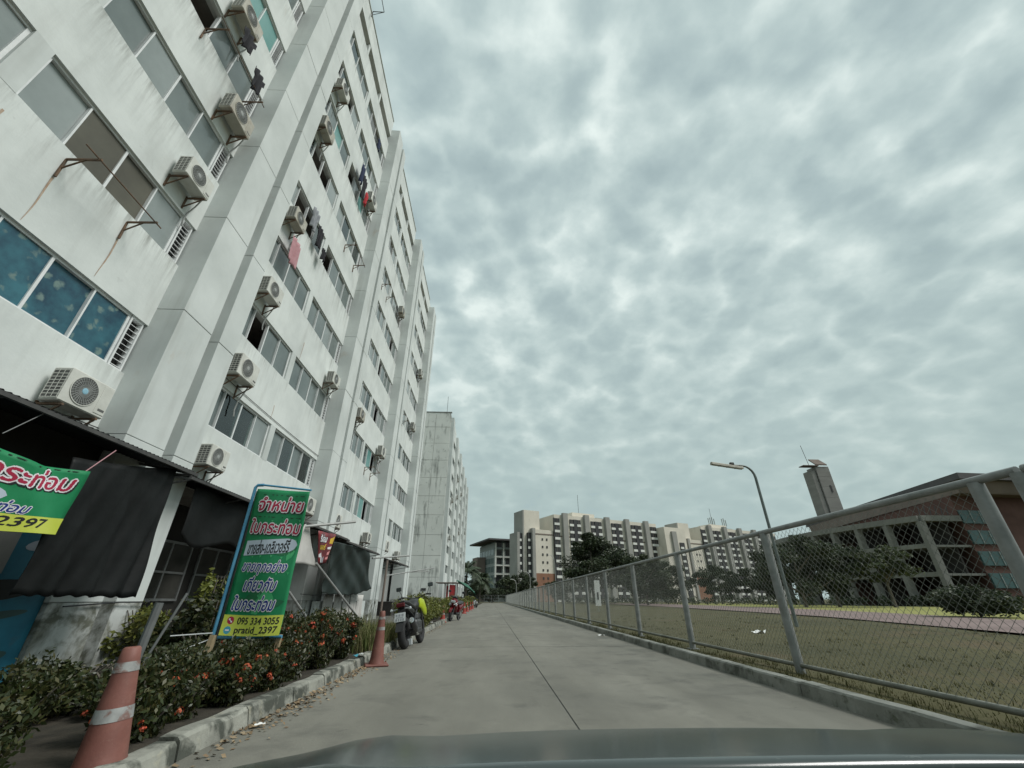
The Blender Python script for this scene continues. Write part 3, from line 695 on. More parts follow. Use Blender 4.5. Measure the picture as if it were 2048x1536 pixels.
# ---- air conditioners
def ac_proto():
    t = thing('air_conditioner', 'x', 'air conditioner', (0, 0, 0))
    q = MB(); q.cbox(.10, .40, -.40, .40, 0, .56, .018); q.build('casing', 'ac_white', t)
    fy, fz_, fr = -.09, .29, .225
    q = MB(); q.lathe([(fr + .012, .402), (fr + .012, .412), (fr, .412), (fr, .403)], 28, (0, fy, fz_), 'x', cap=False); gr = q.build('fan_ring', 'ac_white', t)
    q = MB(); q.lathe([(fr, .4015), (fr, .4045)], 28, (0, fy, fz_), 'x'); q.build('fan_opening', 'ac_dark', gr)
    q = MB()
    for i in range(30):
        a = 2 * math.pi * i / 30; a2 = a + .5
        q.bar((.409, fy + .05 * math.cos(a), fz_ + .05 * math.sin(a)), (.409, fy + fr * math.cos(a2), fz_ + fr * math.sin(a2)), .006, .006, (1, 0, 0))
    for rr in (.1, .16, .2): q.torus((.409, fy, fz_), rr, .003, 'x', 24, 4)
    q.build('fan_grille', 'ac_grille', gr)
    q = MB(); q.lathe([(.05, .408), (.05, .416), (.03, .42)], 14, (0, fy, fz_), 'x'); q.build('fan_hub', 'ac_hub', gr)
    q = MB(); q.cbox(.396, .408, .19, .385, .05, .52, .004); sp = q.build('service_panel', 'ac_white', t)
    q = MB(); q.box(.4085, .4095, .24, .36, .10, .14); q.build('badge', 'ac_dark', sp)
    # open side grille at the near end
    q = MB(); q.box(.13, .37, -.4035, -.4005, .04, .52); sg = q.build('side_opening', 'ac_dark', t)
    q = MB()
    for i in range(9): q.box(.125, .375, -.410, -.404, .035 + i * .058, .047 + i * .058)
    for i in range(4): q.box(.125 + i * .08, .135 + i * .08, -.4125, -.4101, .035, .525)
    q.build('side_grille', 'ac_white', sg)
    for yy in (-.3, .3):
        q = MB(); q.bar((.0, yy, -.03), (.405, yy, -.03), .04, .03); q.bar((.012, yy, .02), (.012, yy, -.36), .04, .024); q.bar((.02, yy, -.32), (.38, yy, -.05), .025, .02)
        q.build('bracket', 'rust_steel', t)
    q = MB(); q.tube([(.2, .405, .12), (.2, .46, .1), (.12, .48, -.1), (.03, .47, -.35), (.02, .46, -.6), (.03, .5, -.75)], .018, 6); q.build('pipe', 'ac_grille', t)
    return t
AC = ac_proto()
OLD = {}
for c_ in AC.children_recursive:
    k_ = c_.name.split('.')[0]
    if k_ in ('casing', 'service_panel', 'fan_ring'): OLD[k_] = c_.data.copy(); OLD[k_].materials[0] = MATS['ac_old']
HUB2 = next(c_ for c_ in AC.children_recursive if c_.name.startswith('fan_hub')).data.copy(); HUB2.materials[0] = MATS['ac_grille']
ACS = [  # y, z (bottom), label
    (6.30, 3.72, 'white air conditioner with blue fan hub above the black awning, nearest'),
    (6.25, 9.02, 'white air conditioner between second and third window rows of nearest bay'),
    (6.45, 11.70, 'air conditioner on a rusty cradle between third and fourth window rows of nearest bay'),
    (5.46, 14.35, 'air conditioner at the very top of the picture in the nearest bay'),
    (9.90, 3.80, 'air conditioner just above the shop front at left of second bay'),
    (9.90, 6.18, 'air conditioner above the pink curtained window in second bay'),
    (9.90, 8.90, 'air conditioner with a small blue label, left of second bay between second and third rows'),
    (9.94, 12.02, 'stained air conditioner above the hanging pink towel'),
    (9.84, 16.85, 'air conditioner at left of second bay above the fourth window row'),
    (10.0, 19.90, 'air conditioner on a lattice bracket high at left of second bay'),
    (15.4, 8.88, 'air conditioner with round dark fan beside the second pillar'),
    (15.1, 19.40, 'air conditioner beside the red washing, high at right of second bay'),
    (15.6, 3.78, 'air conditioner behind the top of the tall green banner'),
    (19.3, 8.98, 'brownish air conditioner at left of third bay'),
    (24.1, 8.60, 'air conditioner at right of third bay above the first window row'),
    (23.8, 18.85, 'air conditioner high at right of third bay'),
    (23.8, 3.72, 'air conditioner just above the green tarpaulin awning'),
    (32.7, 18.75, 'uppermost air conditioner of the far bay'),
    (32.2, 13.45, 'air conditioner at middle height of the far bay'),
    (32.0, 3.55, 'air conditioner above the awning of the blue door'),
    (28.2, 3.75, 'air conditioner at left of far bay above the ground floor'),
    (18.7, 3.75, 'air conditioner above the corrugated awning at left of third bay'),
]
for i, (y, z, lb) in enumerate(ACS):
    o = AC if i == 0 else copy_tree(AC)
    o.location = (XW + .002, y, z); s_ = (1.0, .93, 1.05, .98, .9, 1.08)[i % 6]; o.scale = (1.0, s_, s_)
    if i in (2, 3, 7, 8, 13, 15):
        for c_ in o.children_recursive:
            if c_.name.split('.')[0] in ('casing', 'service_panel', 'fan_ring'): c_.data = OLD[c_.name.split('.')[0]]
    tag(o, lb, 'air conditioner', 'air conditioners on the white facade')
    if i > 0:
        for c_ in o.children_recursive:
            if c_.name.startswith('fan_hub'): c_.data = HUB2

# ---- washing and towels
def hanging(name, label, y, z, x, wd, ht, m, seed, cat='clothes', parts=1):
    body = 1.0 if cat == 'towel' else .72
    rr = random.Random(seed); q = MB(); ph = rr.uniform(0, 6)
    q.grid(lambda u, v: (x + .05 * math.sin(u * 7 + ph) * v + .03 * math.sin(u * 17 + ph * 2), y + wd * ((u - .5) * (1.0 if v < .35 else body) + .5), z - .05 * abs(u - .5) * 2 - ht * v), 20, 10)
    o = q.build(name, m); smooth_by_angle(o, 80); md = o.modifiers.new('thickness', 'SOLIDIFY'); md.thickness = .012
    return tag(o, label, cat)
hanging('towel', 'dusty pink towel hanging below a stained air conditioner', 9.95, 11.68, -6.72, .62, .95, 'pink_towel', 1, 'towel')
hanging('shirt', 'grey shirt hanging from the fourth row window of second bay', 10.75, 14.0, -6.82, .5, .9, 'cloth_grey', 2)
hanging('shirt', 'black shirt beside the grey one, fourth row of second bay', 11.3, 13.7, -6.8, .45, .9, 'cloth_black', 3)
hanging('shirt', 'small black garment at right of the fourth row washing', 11.9, 13.1, -6.75, .3, .5, 'cloth_black', 9)
hanging('shirt', 'black washing high at right of second bay', 13.6, 19.9, -6.75, .5, 1.4, 'cloth_black', 4)
hanging('shirt', 'navy washing high at right of second bay', 13.1, 20.1, -6.72, .5, 1.2, 'cloth_navy', 5)
hanging('shirt', 'bright red garment beside the black washing', 14.15, 19.3, -6.7, .3, .8, 'cloth_red', 6)
hanging('shirt', 'black bundle of clothes on the rod at top left', 5.3, 14.0, -6.5, .45, .6, 'cloth_black', 7)
hanging('shirt', 'dark clothes on the top left rod in front of a pane', 6.0, 13.6, -6.5, .45, .7, 'cloth_black', 8)
hanging('shirt', 'dark navy cloth in a top window of second bay', 14.6, 24.6, -6.98, .5, .8, 'cloth_navy', 10)
# roof-edge wire frame
t = thing('antenna_frame', 'thin wire frame sticking out over the parapet at top', 'antenna', (-6.9, 9.3, 28.0))
q = MB(); q.bar((0, 0, .6), (.6, 0, .6), .03); q.bar((.6, 0, .6), (.6, 1.1, .6), .03); q.bar((.6, 1.1, .6), (0, 1.1, .6), .03); q.bar((0, 1.1, .2), (.6, 1.1, .6), .02); q.bar((.02, 0, .0), (.02, 0, .6), .03); q.bar((.02, 1.1, .0), (.02, 1.1, .6), .03)
q.build('frame', 'dark_steel', t)
# downpipe between fins low on the second pillar, service cable
q = MB(); q.tube([(-6.40, PIL[1] + .2, .95), (-6.40, PIL[1] + 1.2, 1.0), (-6.38, PIL[1] + 1.9, 1.0)], .012, 6)
tag(q.build('cable', 'black_plastic'), 'thin black cable strung across the foot of the first pillar', 'cable')
q = MB(); q.tube([(-6.40, PIL[2] - .3, 1.2), (-6.38, PIL[2] + .8, 1.17), (-6.40, PIL[2] + 2.0, 1.2)], .012, 6)
tag(q.build('cable', 'black_plastic'), 'black cable strung across the second pillar at shoulder height', 'cable')

for (ya, yb, za, zb, sg, lb) in ((9.0, 16.2, 3.62, 3.66, .10, 'sagging black cable along the wall under the first window row, second bay'), (18.0, 25.2, 3.66, 3.7, .14, 'sagging black cable under the first window row, third bay'), (1.0, 7.1, 3.75, 3.72, .08, 'black cable above the black awning, nearest bay'), (9.0, 16.2, 6.15, 6.1, .05, 'thin cable between first and second window rows, second bay')):
    q = MB(); q.tube([(-6.975, ya + (yb - ya) * i / 12, za + (zb - za) * i / 12 - sg * math.sin(math.pi * i / 12)) for i in range(13)], .009, 5)
    tag(q.build('cable', 'black_plastic'), lb, 'cable')
# ---- awnings
def awning(name, label, y0, y1, xo, zo, zi, m, pitch=.09, amp=.018, frame='dark_steel', xi=-7.02):
    t = thing(name, label, 'awning', (xi, y0, 0))
    n = max(8, int((y1 - y0) / pitch * 6))
    q = MB()
    up = lambda u, v: (xo + (xi - xo) * v - xi, (y1 - y0) * u, zo + (zi - zo) * v + amp * math.sin((y1 - y0) * u / pitch * 2 * math.pi))
    q.grid(up, n, 3)
    o = q.build('corrugated_sheet', m, t, True); md = o.modifiers.new('thickness', 'SOLIDIFY'); md.thickness = .006
    for f in (.02, .5, .98):
        yy = (y1 - y0) * f
        q = MB(); q.bar((xo - xi + .05, yy, zo - .06), (0, yy, zi - .06), .04); q.bar((xo - xi + .06, yy, zo - .06), (0, yy, zo - .28), .03); q.build('rafter', frame, t)
    q = MB(); q.bar((xo - xi + .04, 0, zo - .05), (xo - xi + .04, y1 - y0, zo - .05), .05); q.build('edge_beam', frame, t)
    return t
awning('awning', 'black corrugated awning over the shop at far left', 1.0, 7.75, -5.5, 3.12, 3.4, 'awning_dark')
awning('awning', 'low dark awning over the plant shop behind the green banner', 8.3, 12.2, -6.0, 3.22, 3.35, 'awning_dark')
awning('awning', 'rust-brown corrugated awning with white cloth, right of the green banner', 12.7, 17.3, -5.6, 3.12, 3.45, 'awning_rust')
awning('awning', 'dark corrugated awning holding the green tarpaulin', 17.0, 22.3, -5.6, 3.05, 3.4, 'awning_rust')
t = awning('awning', 'small steel framed awning above the blue door', 27.2, 31.2, -5.7, 3.05, 3.35, 'awning_rust')
# ---- tarpaulins and cloths
def sheet(name, label, cat, fn, nu, nv, m, th=.008):
    q = MB(); q.grid(fn, nu, nv); o = q.build(name, m, None, True); md = o.modifiers.new('thickness', 'SOLIDIFY'); md.thickness = th
    return tag(o, label, cat)
sheet('tarpaulin', 'black tarpaulin curtain hanging in folds under the black awning', 'tarpaulin',
      lambda u, v: (-5.64 + .075 * (abs(math.sin(u * 10.5 + .6 * math.sin(v * 3 + u * 4))) ** .6 - .5) * (.2 + .8 * v) + .05 * math.sin(u * 5 + v * 2.2) + .012 * math.sin(u * 37 + v * 11), 5.60 + 1.92 * u + .06 * v * (1 - u), (2.74 + .38 * u ** 1.3) * (1 - v) + v * (1.09 + .012 * math.sin(u * 47) - .02 * u)), 70, 22, 'black_tarp')
sheet('tarpaulin', 'dark shade cloth hung across the plant shop front', 'tarpaulin',
      lambda u, v: (-6.3 + .05 * math.sin(u * 12 + v * 2), 9.0 + 3.0 * u, 3.2 - v * (1.0 + .12 * math.sin(u * 8) + .1 * math.sin(u * 3.1))), 50, 14, 'black_tarp')
sheet('tarpaulin', 'dark green tarpaulin hanging below the awning behind the traffic cone', 'tarpaulin',
      lambda u, v: (-5.60 - .25 * math.sin(v * 3.0) * .2 + .05 * math.sin(u * 7 + v * 5) + .03 * math.sin(u * 17 - v * 9) + .018 * math.sin(u * 31 + v * 13), 15.75 + 4.5 * u + 1.6 * v * u, 2.85 + .22 * u - v * (1.62 + .15 * math.sin(u * 3.1) - .02 * u) + .02 * math.sin(u * 40) * v), 80, 40, 'green_tarp')
sheet('cloth_sheet', 'off-white cloth stretched from the rusty awning beside the green banner', 'cloth',
      lambda u, v: (-5.58 + .03 * math.sin(u * 9 + v * 4), 12.35 + (.75 + .0 * u) * (1 - v) * (1 - u) * .9 + u * (.95 + 1.3 * v), 3.06 - v * (1.16 - .04 * u) + .05 * v * math.sin(u * 3)), 24, 16, 'white_cloth')
for i in range(5):
    a = PIL[2] + PE - .6 + i * 1.1
    sheet('cloth_sheet', ['white hanging sheet behind the flowers, leftmost below the green tarpaulin', 'white hanging sheet second from left below the green tarpaulin', 'white hanging sheet in the middle below the green tarpaulin', 'white hanging sheet second from right below the green tarpaulin', 'white hanging sheet rightmost below the green tarpaulin'][i], 'cloth',
          lambda u, v, a=a, i=i: (-6.15 + .05 * math.sin(u * 14 + i) * (.4 + v), a + .95 * u, 1.22 - v * 1.1), 24, 6, 'white_cloth')
# ---- poles
def pole(label, p0, p1, r, m='grey_steel', name='pole'):
    q = MB(); q.tube([p0, p1], r, 8); return tag(q.build(name, m), label, 'pole')
pole('slanting grey pole from the white cloth down to the flower bed', (-5.5, 14.3, 2.05), (-4.9, 18.4, .25), .035)
pole('slanting thin pole beside the foot of the second pillar', (-5.2, 12.1, 1.22), (-4.9, 13.6, .3), .03)
pole('grey tube jutting out of the rusty awning', (-5.6, 13.0, 2.95), (-4.6, 14.6, 3.35), .04)
pole('grey tube jutting out beyond the green tarpaulin', (-5.6, 21.2, 2.75), (-4.5, 24.5, 3.15), .04)
pole('long thin rod jutting towards the road beside the blue door', (-6.0, 25.8, 2.2), (-4.2, 33.5, 3.1), .035)
pole('shorter thin rod below the long one beside the blue door', (-5.2, 29.4, 2.6), (-4.4, 32.4, 2.8), .03)
pole('upright brown post at the edge of the far bay', (-5.9, 25.6, .06), (-5.9, 25.6, 3.0), .06, 'far_brown')
pole('light grey standing pipe behind the nearest traffic cone', (-3.02, 4.3, .05), (-2.97, 4.32, 1.02), .034, 'grey_pvc')
pole('thin stick leaning behind the nearest traffic cone', (-3.2, 4.5, .1), (-3.0, 4.7, 1.1), .012, 'grey_pvc')

# ================================================================== SECOND BLOCK (behind the first)
B2Y, B2X = 59.5, -6.75
b2 = thing('apartment_block', 'second white apartment block showing its stained blank gable wall, beyond the first', 'building', (-12, 60, 0))
rg = random.Random(21)
q = MB(); q.box(-20, B2X - .03, B2Y + .06, 106, 0, 26.7); child(b2, 'core', q, 'joint')
cols = [(-20.0, -15.4), (-15.4, -12.2), (-12.2, -9.05), (-9.05, B2X)]
zz_ = [0, .95] + [.95 + 2.62 * i for i in range(1, 10)] + [26.95]
for (a, b) in cols:
    for i in range(len(zz_) - 1):
        q = MB(); q.cbox(a + .02, b - .02, B2Y + rg.uniform(-.006, .006), B2Y + .14, zz_[i] + .02, zz_[i + 1] - .02, .01)
        child(b2, 'wall_panel', q, 'gable_panel')
q = MB(); q.box(-8.95, -8.35, B2Y - .06, B2Y - .012, 2.0, 2.3); child(b2, 'vent', q, 'far_dark')
q = MB(); q.box(-20, B2X + .1, B2Y - .05, B2Y + .3, 26.97, 27.1); child(b2, 'coping', q, 'joint')
WIN2 = MB(); WIN2.box(0, .04, 0, 5.6, 0, 1.05)
for i in range(9): WIN2.box(.042, .07, i * .69, i * .69 + .05, 0, 1.05)
WIN2 = WIN2.mesh('window', 'frosted_pane')
for i in range(6):
    py = B2Y + .9 + i * 9.03 if i else B2Y + .3
    py = B2Y + .2 + i * 9.03
    for (a, b) in FIN:
        q = MB(); q.box(B2X - .1, B2X + .5, py + a, py + b, 0, 26.2); child(b2, 'fin', q, 'white_panel')
    if i < 5:
        for k in range(8):
            o = link('window', WIN2, b2, Vector((B2X, py + 2.3, sill(k) - .4)) - b2.location)
        for k in range(9):
            q = MB(); z0 = 3.2 if k == 0 else sill(k - 1) - .4 + 1.06; z1 = sill(k) - .41 if k < 8 else 26.9
            q.box(B2X, B2X + .12, py + PE, py + 9.03, z0, z1); child(b2, 'spandrel', q, 'white_wall')
for i, (dy, z) in enumerate([(6.5, 9.0), (15.6, 17.0), (24.0, 12.0), (33, 8.8), (15.2, 20), (24.6, 19.5), (42, 14.5), (6.8, 14.6)]):
    o = copy_tree(AC); o.location = (B2X + .14, B2Y + dy, z)
    tag(o, 'tiny air conditioner on the second block, ' + ['low in its first bay', 'upper middle of its second bay', 'middle of its third bay', 'low in its fourth bay', 'top of its second bay', 'top of its third bay', 'in its fifth bay', 'middle of its first bay'][i], 'air conditioner', 'air conditioners on the second block')
q = MB(); q.tube([(-7.5, B2Y + .5, 27.1), (-7.5, B2Y + .5, 30.0)], .03, 5); tag(q.build('aerial', 'dark_steel'), 'thin aerial on the roof of the second white block', 'aerial')

# ---- stall with red panel and green canopy by the second block
st = thing('market_stall', 'red sided stall with grey posts beside the second block', 'stall', (-4.2, 56, 0))
q = MB(); q.box(-5.4, -5.3, 56.2, 57.6, .5, 2.5); child(st, 'side_panel', q, 'banner_red')
q = MB(); q.box(-4.3, -4.24, 55.2, 56.0, .5, 2.55); child(st, 'side_panel', q, 'banner_red')
q = MB(); q.box(-4.95, -4.3, 55.22, 55.28, .5, 2.55); child(st, 'front_panel', q, 'banner_red')
for x_, y_ in ((-5.45, 55.2), (-4.2, 55.2), (-4.2, 58), (-5.45, 58)):
    q = MB(); q.box(x_ - .05, x_ + .05, y_ - .05, y_ + .05, 0, 2.75); child(st, 'post', q, 'grey_steel')
q = MB(); q.box(-6.6, -4.1, 55.0, 58.2, 2.76, 2.84); child(st, 'roof', q, 'far_brown')
q = MB()
q.grid(lambda u, v: (-4.3 + 2.3 * u, 56.8 + 4.5 * v, 3.0 - 1.3 * u ** 1.6 + .25 * math.sin(v * 3.14) - .2 * v + .06 * math.sin(u * 9 + v * 7)), 16, 16)
o = q.build('canopy', 'canopy_green', None, True); o.modifiers.new('thickness', 'SOLIDIFY').thickness = .01
tag(o, 'sagging green tarpaulin canopy stretched from the red stall', 'canopy')

# ================================================================== FAR BEIGE BLOCKS
def beige(name, label, ox, oy, ang, tall=True):
    t = thing(name, label, 'building', (ox, oy, 0), ang)
    H = 35.0
    def bx(nm, m, *a, parent=t):
        q = MB(); q.box(*a); return q.build(nm, m, parent)
    bx('wall', 'beige_wall', 0, 61, .6, 16, 0, H)
    pc = [5.2, 17.1, 29.1, 41.2, 53.5]
    for c in pc: bx('pilaster', 'beige_grey', c - 1.25, c + 1.25, -1.0, .59, 0, H + .7)
    # dark stacks between pilasters, with windows and pale spandrels
    edges = [(-.0, 2.6)] + [(pc[i] + 3.0, pc[i + 1] - 2.9) for i in range(4)] + [(56.6, 60.6)]
    PANEs = {}
    for (a, b) in edges:
        wd = b - a; full = wd > 5
        if full:
            mid_ = (a + b) / 2
            bx('shaft', 'far_dark', mid_ - .9, mid_ + .9, .1, .62, 1.0, H - 1.6)
            cells = [(a, mid_ - 1.0), (mid_ + 1.0, b)]
        else: cells = [(a, b)]
        for (c0, c1) in cells:
            key = round(c1 - c0, 2)
            if key not in PANEs:
                qq = MB(); qq.box(0, key, .30, .58, 0, 1.95); q2 = MB(); q2.box(-.05, key + .05, .05, .59, -1.05, -.02)
                q3 = MB()
                for f in (.33, .66): q3.box(key * f - .06, key * f + .06, .22, .296, 0, 1.95)
                PANEs[key] = (qq.mesh('window', 'far_window'), q2.mesh('spandrel', 'far_white'), q3.mesh('mullion', 'far_brown'))
            for k in range(11):
                z = H - 3.6 - k * 3.07
                if z < .5: continue
                w_ = link('window', PANEs[key][0], t, (c0, 0, z)); link('mullion', PANEs[key][2], w_)
                s_ = link('spandrel', PANEs[key][1], t, (c0, 0, z))
                if k in (1, 4, 7, 9): s_.data = PANEs[key][1]
    bx('corner_strip', 'far_dark', -.35, .0, .3, 1.0, 0, H - 1.5)
    # string course and little round vents
    bx('string_course', 'far_brown', 0, 61, .52, .6, H - 9.6, H - 9.0)
    # left wing, stair tower
    bx('wing', 'beige_wall', -9.78, -.4, 1.2, 3.0, 10.6, 28)
    bx('wing_base', 'brown_base', -9.78, -.38, 1.15, 3.0, 0, 10.58)
    bx('wing_band', 'far_brown', -9.75, -.4, 1.08, 1.19, 25.9, 26.4)
    for k in range(6):
        for xx in (-6.4, -4.2): bx('small_window', 'far_dark', xx, xx + .7, 1.05, 1.19, 23.6 - k * 3.07, 24.5 - k * 3.07)
    bx('grey_fin', 'beige_grey', -11.2, -9.8, .6, 3.0, 0, 28.4)
    bx('dark_stack', 'far_dark', -12.8, -11.22, 1.8, 3.0, 0, 26.6)
    for k in range(8): bx('spandrel', 'far_white', -12.8, -11.7, 1.6, 1.79, 23.0 - k * 3.07, 24.0 - k * 3.07)
    bx('tower', 'beige_wall', -14.2, -6.2, 3.02, 11, 0, 36.2)
    bx('tower_fin', 'beige_grey', -14.9, -14.22, 2.6, 11, 0, 36.0)
    bx('dark_stack', 'far_dark', -16.4, -14.92, 3.2, 10, 0, 26.3)
    for k in range(8): bx('spandrel', 'far_white', -16.4, -15.3, 3.0, 3.19, 23.0 - k * 3.07, 24.0 - k * 3.07)
    bx('grey_fin', 'beige_grey', -17.6, -16.42, 2.6, 10, 0, 26.6)
    # plant rooms on the roof
    bx('plant_room', 'beige_wall', 13, 26, 5, 13, H, H + 2.6)
    bx('water_tank', 'teal_grey', 27, 31, 5, 9, H, H + 1.2)
    bx('water_tank', 'teal_grey', 33, 36, 5, 9, H, H + 1.0)
    q = MB(); q.tube([(19, 8, H + 2.6), (19, 8, H + 12)], .09, 5); q.build('aerial', 'dark_steel', t)
    return t
A24 = R(24)
beige('beige_block', 'beige high-rise with grey pilasters and dark window stacks, end of the road', 28, 190, A24)
t2 = beige('beige_block', 'farther beige high-rise with roof antennas, behind the street lamp', 110, 221, A24)
for i in range(7):
    q = MB(); x_ = 14 + i * 1.5 + (5 if i > 3 else 0); q.bar((x_, 6, 37.6), (x_ - .2, 6, 41.0 + (i % 3) * .4), .35); q.build('antenna', 'teal_grey', t2)
lt = thing('low_block', 'low beige link block between the two beige high-rises', 'building', (91, 213, 0), A24)
for (nm, m, a) in (('wall', 'beige_wall', (-6, 8, 0, 10, 0, 33)), ('grey_fin', 'beige_grey', (-2, 1, -1, 0, 0, 31)), ('dark_stack', 'far_dark', (3, 6, -.4, 0, 0, 26)), ('stair_tower', 'beige_wall', (-8, -6.01, 3, 10, 0, 24))):
    q = MB(); q.box(*a); q.build(nm, m, lt)
for k in range(7):
    q = MB(); q.box(3, 5, -.6, -.41, 23 - k * 3.07, 24 - k * 3.07); q.build('spandrel', 'far_white', lt)

# ---- grey glass office with overhanging roof
of = thing('office_block', 'grey green office block with flat overhanging roof at the road end', 'building', (1.4, 212, 0), R(20))
def ob(nm, m, *a, parent=of):
    q = MB(); q.box(*a); return q.build(nm, m, parent)
ob('wall', 'teal_grey', 0, 40, 0, 22, 0, 25.2)
for k in range(6):
    z = 4.0 + k * 3.75
    ob('floor_band', 'far_white' if k in (2, 3, 4) else 'teal_grey', -.15, 40, -.9, -.01, z - .35, z + .15)
    for (a, b) in ((.9, 3.7), (5.8, 9.2), (9.6, 13.4), (14, 18)):
        ww = ob('window', 'far_window', a, b, -.12, -.012, z + .6, z + 3.0)
    if k > 0:
        for yy in range(5): ob('window', 'teal_glass', -.12, -.01, .8 + yy * 4.2, 4.2 + yy * 4.2, z - 2.9, z - .5)
ob('column', 'far_white', 0.1, .7, -1.0, -.2, 10, 25.1); ob('column', 'far_white', 4.2, 4.7, -1.0, -.2, 10, 25.1)
ob('stair_core', 'far_brown', -4.5, -.3, 12, 20, 0, 19.5)
ob('roof', 'roof_dark', -4.5, 44, -4.5, 26, 26.0, 26.7)
ob('top_floor', 'teal_glass', .5, 39.5, .5, 21.5, 25.21, 25.99)
ob('roof_plant', 'far_white', 8, 13, 6, 10, 26.71, 27.6)

# ================================================================== HALL WITH COLONNADE (right)
hl = thing('sports_hall', 'brown brick hall with dark overhanging roof and concrete colonnade across the field', 'building', (70, 60, 0))
q = MB(); q.add([(70.5, 61, 0), (130, 66, 0), (130, 110, 0), (78.5, 100, 0), (70.5, 61, 15.2), (130, 66, 15.2), (130, 110, 15.2), (78.5, 100, 15.2)], [(0, 3, 2, 1), (4, 5, 6, 7), (0, 1, 5, 4), (1, 2, 6, 5), (2, 3, 7, 6), (3, 0, 4, 7)])
child(hl, 'wall', q, 'brick_hall')
q = MB(); q.add([(69.6, 57.6, 17.0), (140, 62.6, 17.0), (140, 118, 17.0), (78.6, 104, 17.0), (69.6, 57.6, 17.9), (140, 62.6, 17.9), (140, 118, 17.9), (78.6, 104, 17.9)], [(0, 3, 2, 1), (4, 5, 6, 7), (0, 1, 5, 4), (1, 2, 6, 5), (2, 3, 7, 6), (3, 0, 4, 7)])
child(hl, 'roof_fascia', q, 'roof_dark')
q = MB(); q.add([(70.2, 59.2, 15.2), (135, 64.0, 15.2), (135, 112, 15.2), (78.2, 102, 15.2), (70.0, 58.4, 16.99), (138, 63, 16.99), (138, 116, 16.99), (78.4, 103, 16.99)], [(0, 3, 2, 1), (4, 5, 6, 7), (0, 1, 5, 4), (1, 2, 6, 5), (2, 3, 7, 6), (3, 0, 4, 7)])
child(hl, 'soffit', q, 'far_brown')
# windows in the brick face towards the camera (four rows of teal glass)
for (zt, xa, xb) in ((12.1, 70.6, 77.4), (9.2, 70.6, 77.4), (6.3, 70.6, 77.4), (3.4, 70.6, 77.4)):
    f = lambda x_: 61 + (x_ - 70.5) * 5 / 59.5
    q = MB(); q.add([(xa, f(xa) - .25, zt - 1.0), (xb, f(xb) - .25, zt - 1.0), (xb, f(xb) - .02, zt - 1.0), (xa, f(xa) - .02, zt - 1.0), (xa, f(xa) - .25, zt + .9), (xb, f(xb) - .25, zt + .9), (xb, f(xb) - .02, zt + .9), (xa, f(xa) - .02, zt + .9)], [(0, 3, 2, 1), (4, 5, 6, 7), (0, 1, 5, 4), (1, 2, 6, 5), (2, 3, 7, 6), (3, 0, 4, 7)])
    w_ = child(hl, 'window', q, 'hall_teal')
    for i in range(1, 4):
        xx = xa + (xb - xa) * i / 4; q = MB(); q.box(xx - .06, xx + .06, f(xx) - .33, f(xx) - .26, zt - 1.0, zt + .9); child(w_, 'mullion', q, 'teal_grey')
# curved colonnade in front of the long side
def colp(s_):    # s 0..1 from near corner to far end
    return (64.2 - 4.5 * s_ - 3.0 * math.sin(s_ * 2.2) + 4 * s_ * s_, 61.2 + 30 * s_)
NC = 7
pts = [colp(i / NC) for i in range(NC + 1)]
for z0, z1, wd in ((11.4, 12.2, 1.0), (7.7, 8.3, .6), (3.9, 4.5, .6)):
    for i in range(NC):
        a, b = pts[i], pts[i + 1]
        q = MB(); q.bar((a[0], a[1], (z0 + z1) / 2), (b[0], b[1], (z0 + z1) / 2), wd, z1 - z0); child(hl, 'beam', q, 'hall_concrete')
for i in range(NC + 1):
    a = pts[i]; q = MB(); q.box(a[0] - .45, a[0] + .45, a[1] - .35, a[1] + .35, 0, 11.39); child(hl, 'column', q, 'hall_concrete')
q = MB(); a = pts[0]; q.bar((a[0], a[1], 11.8), (70.4, 61.2, 11.8), .9, .8); child(hl, 'beam', q, 'hall_concrete')
for i in range(6):
    q = MB(); x_ = 64.6 + i * .9; q.bar((x_, 61.2, 12.3), (x_ + .25, 61.2, 13.6), .08); child(hl, 'roof_bracket', q, 'far_dark')
# floors and back wall behind the colonnade
for z in (4.0, 7.8, 11.6):
    q = MB(); n_ = NC
    vs_ = [(p[0] + .4, p[1], z) for p in pts] + [(71 + 8 * i / n_, 61.2 + 38 * i / n_, z) for i in range(n_ + 1)]
    fs_ = [(i, i + 1, n_ + 2 + i, n_ + 1 + i) for i in range(n_)]
    q.add(vs_, fs_); o = child(hl, 'floor_slab', q, 'hall_concrete'); o.modifiers.new('thickness', 'SOLIDIFY').thickness = .3
for i in range(4):
    p = pts[i * 2]; q = MB(); q.box(p[0] + 4.2, p[0] + 4.5, p[1] + .5, p[1] + 6.4, 0, 11.4); child(hl, 'inner_wall', q, 'shop_dark')

# ---- tower
tw = thing('concrete_tower', 'leaning-looking square concrete tower with tilted slab roof beyond the hall', 'tower', (83, 101, 0))
for i in range(12):
    q = MB(); q.box(81.9, 85.3, 98.6, 101.8, i * 2.58 + .03, (i + 1) * 2.58); child(tw, 'shaft_section', q, 'tower_concrete')
q = MB(); q.box(80.6, 81.67, 98.9, 101.8, 0, 30.0); child(tw, 'side_shaft', q, 'tower_concrete')
q = MB(); q.box(83.9, 84.3, 98.5, 98.59, 24.5, 26.2); child(tw, 'slot', q, 'far_dark')
q = MB(); q.add([(82.0, 98.4, 31.2), (85.0, 98.4, 31.2), (86.8, 102.6, 33.8), (83.9, 102.6, 33.8), (82.0, 98.4, 31.5), (85.0, 98.4, 31.5), (86.8, 102.6, 34.1), (83.9, 102.6, 34.1)], [(0, 3, 2, 1), (4, 5, 6, 7), (0, 1, 5, 4), (1, 2, 6, 5), (2, 3, 7, 6), (3, 0, 4, 7)])
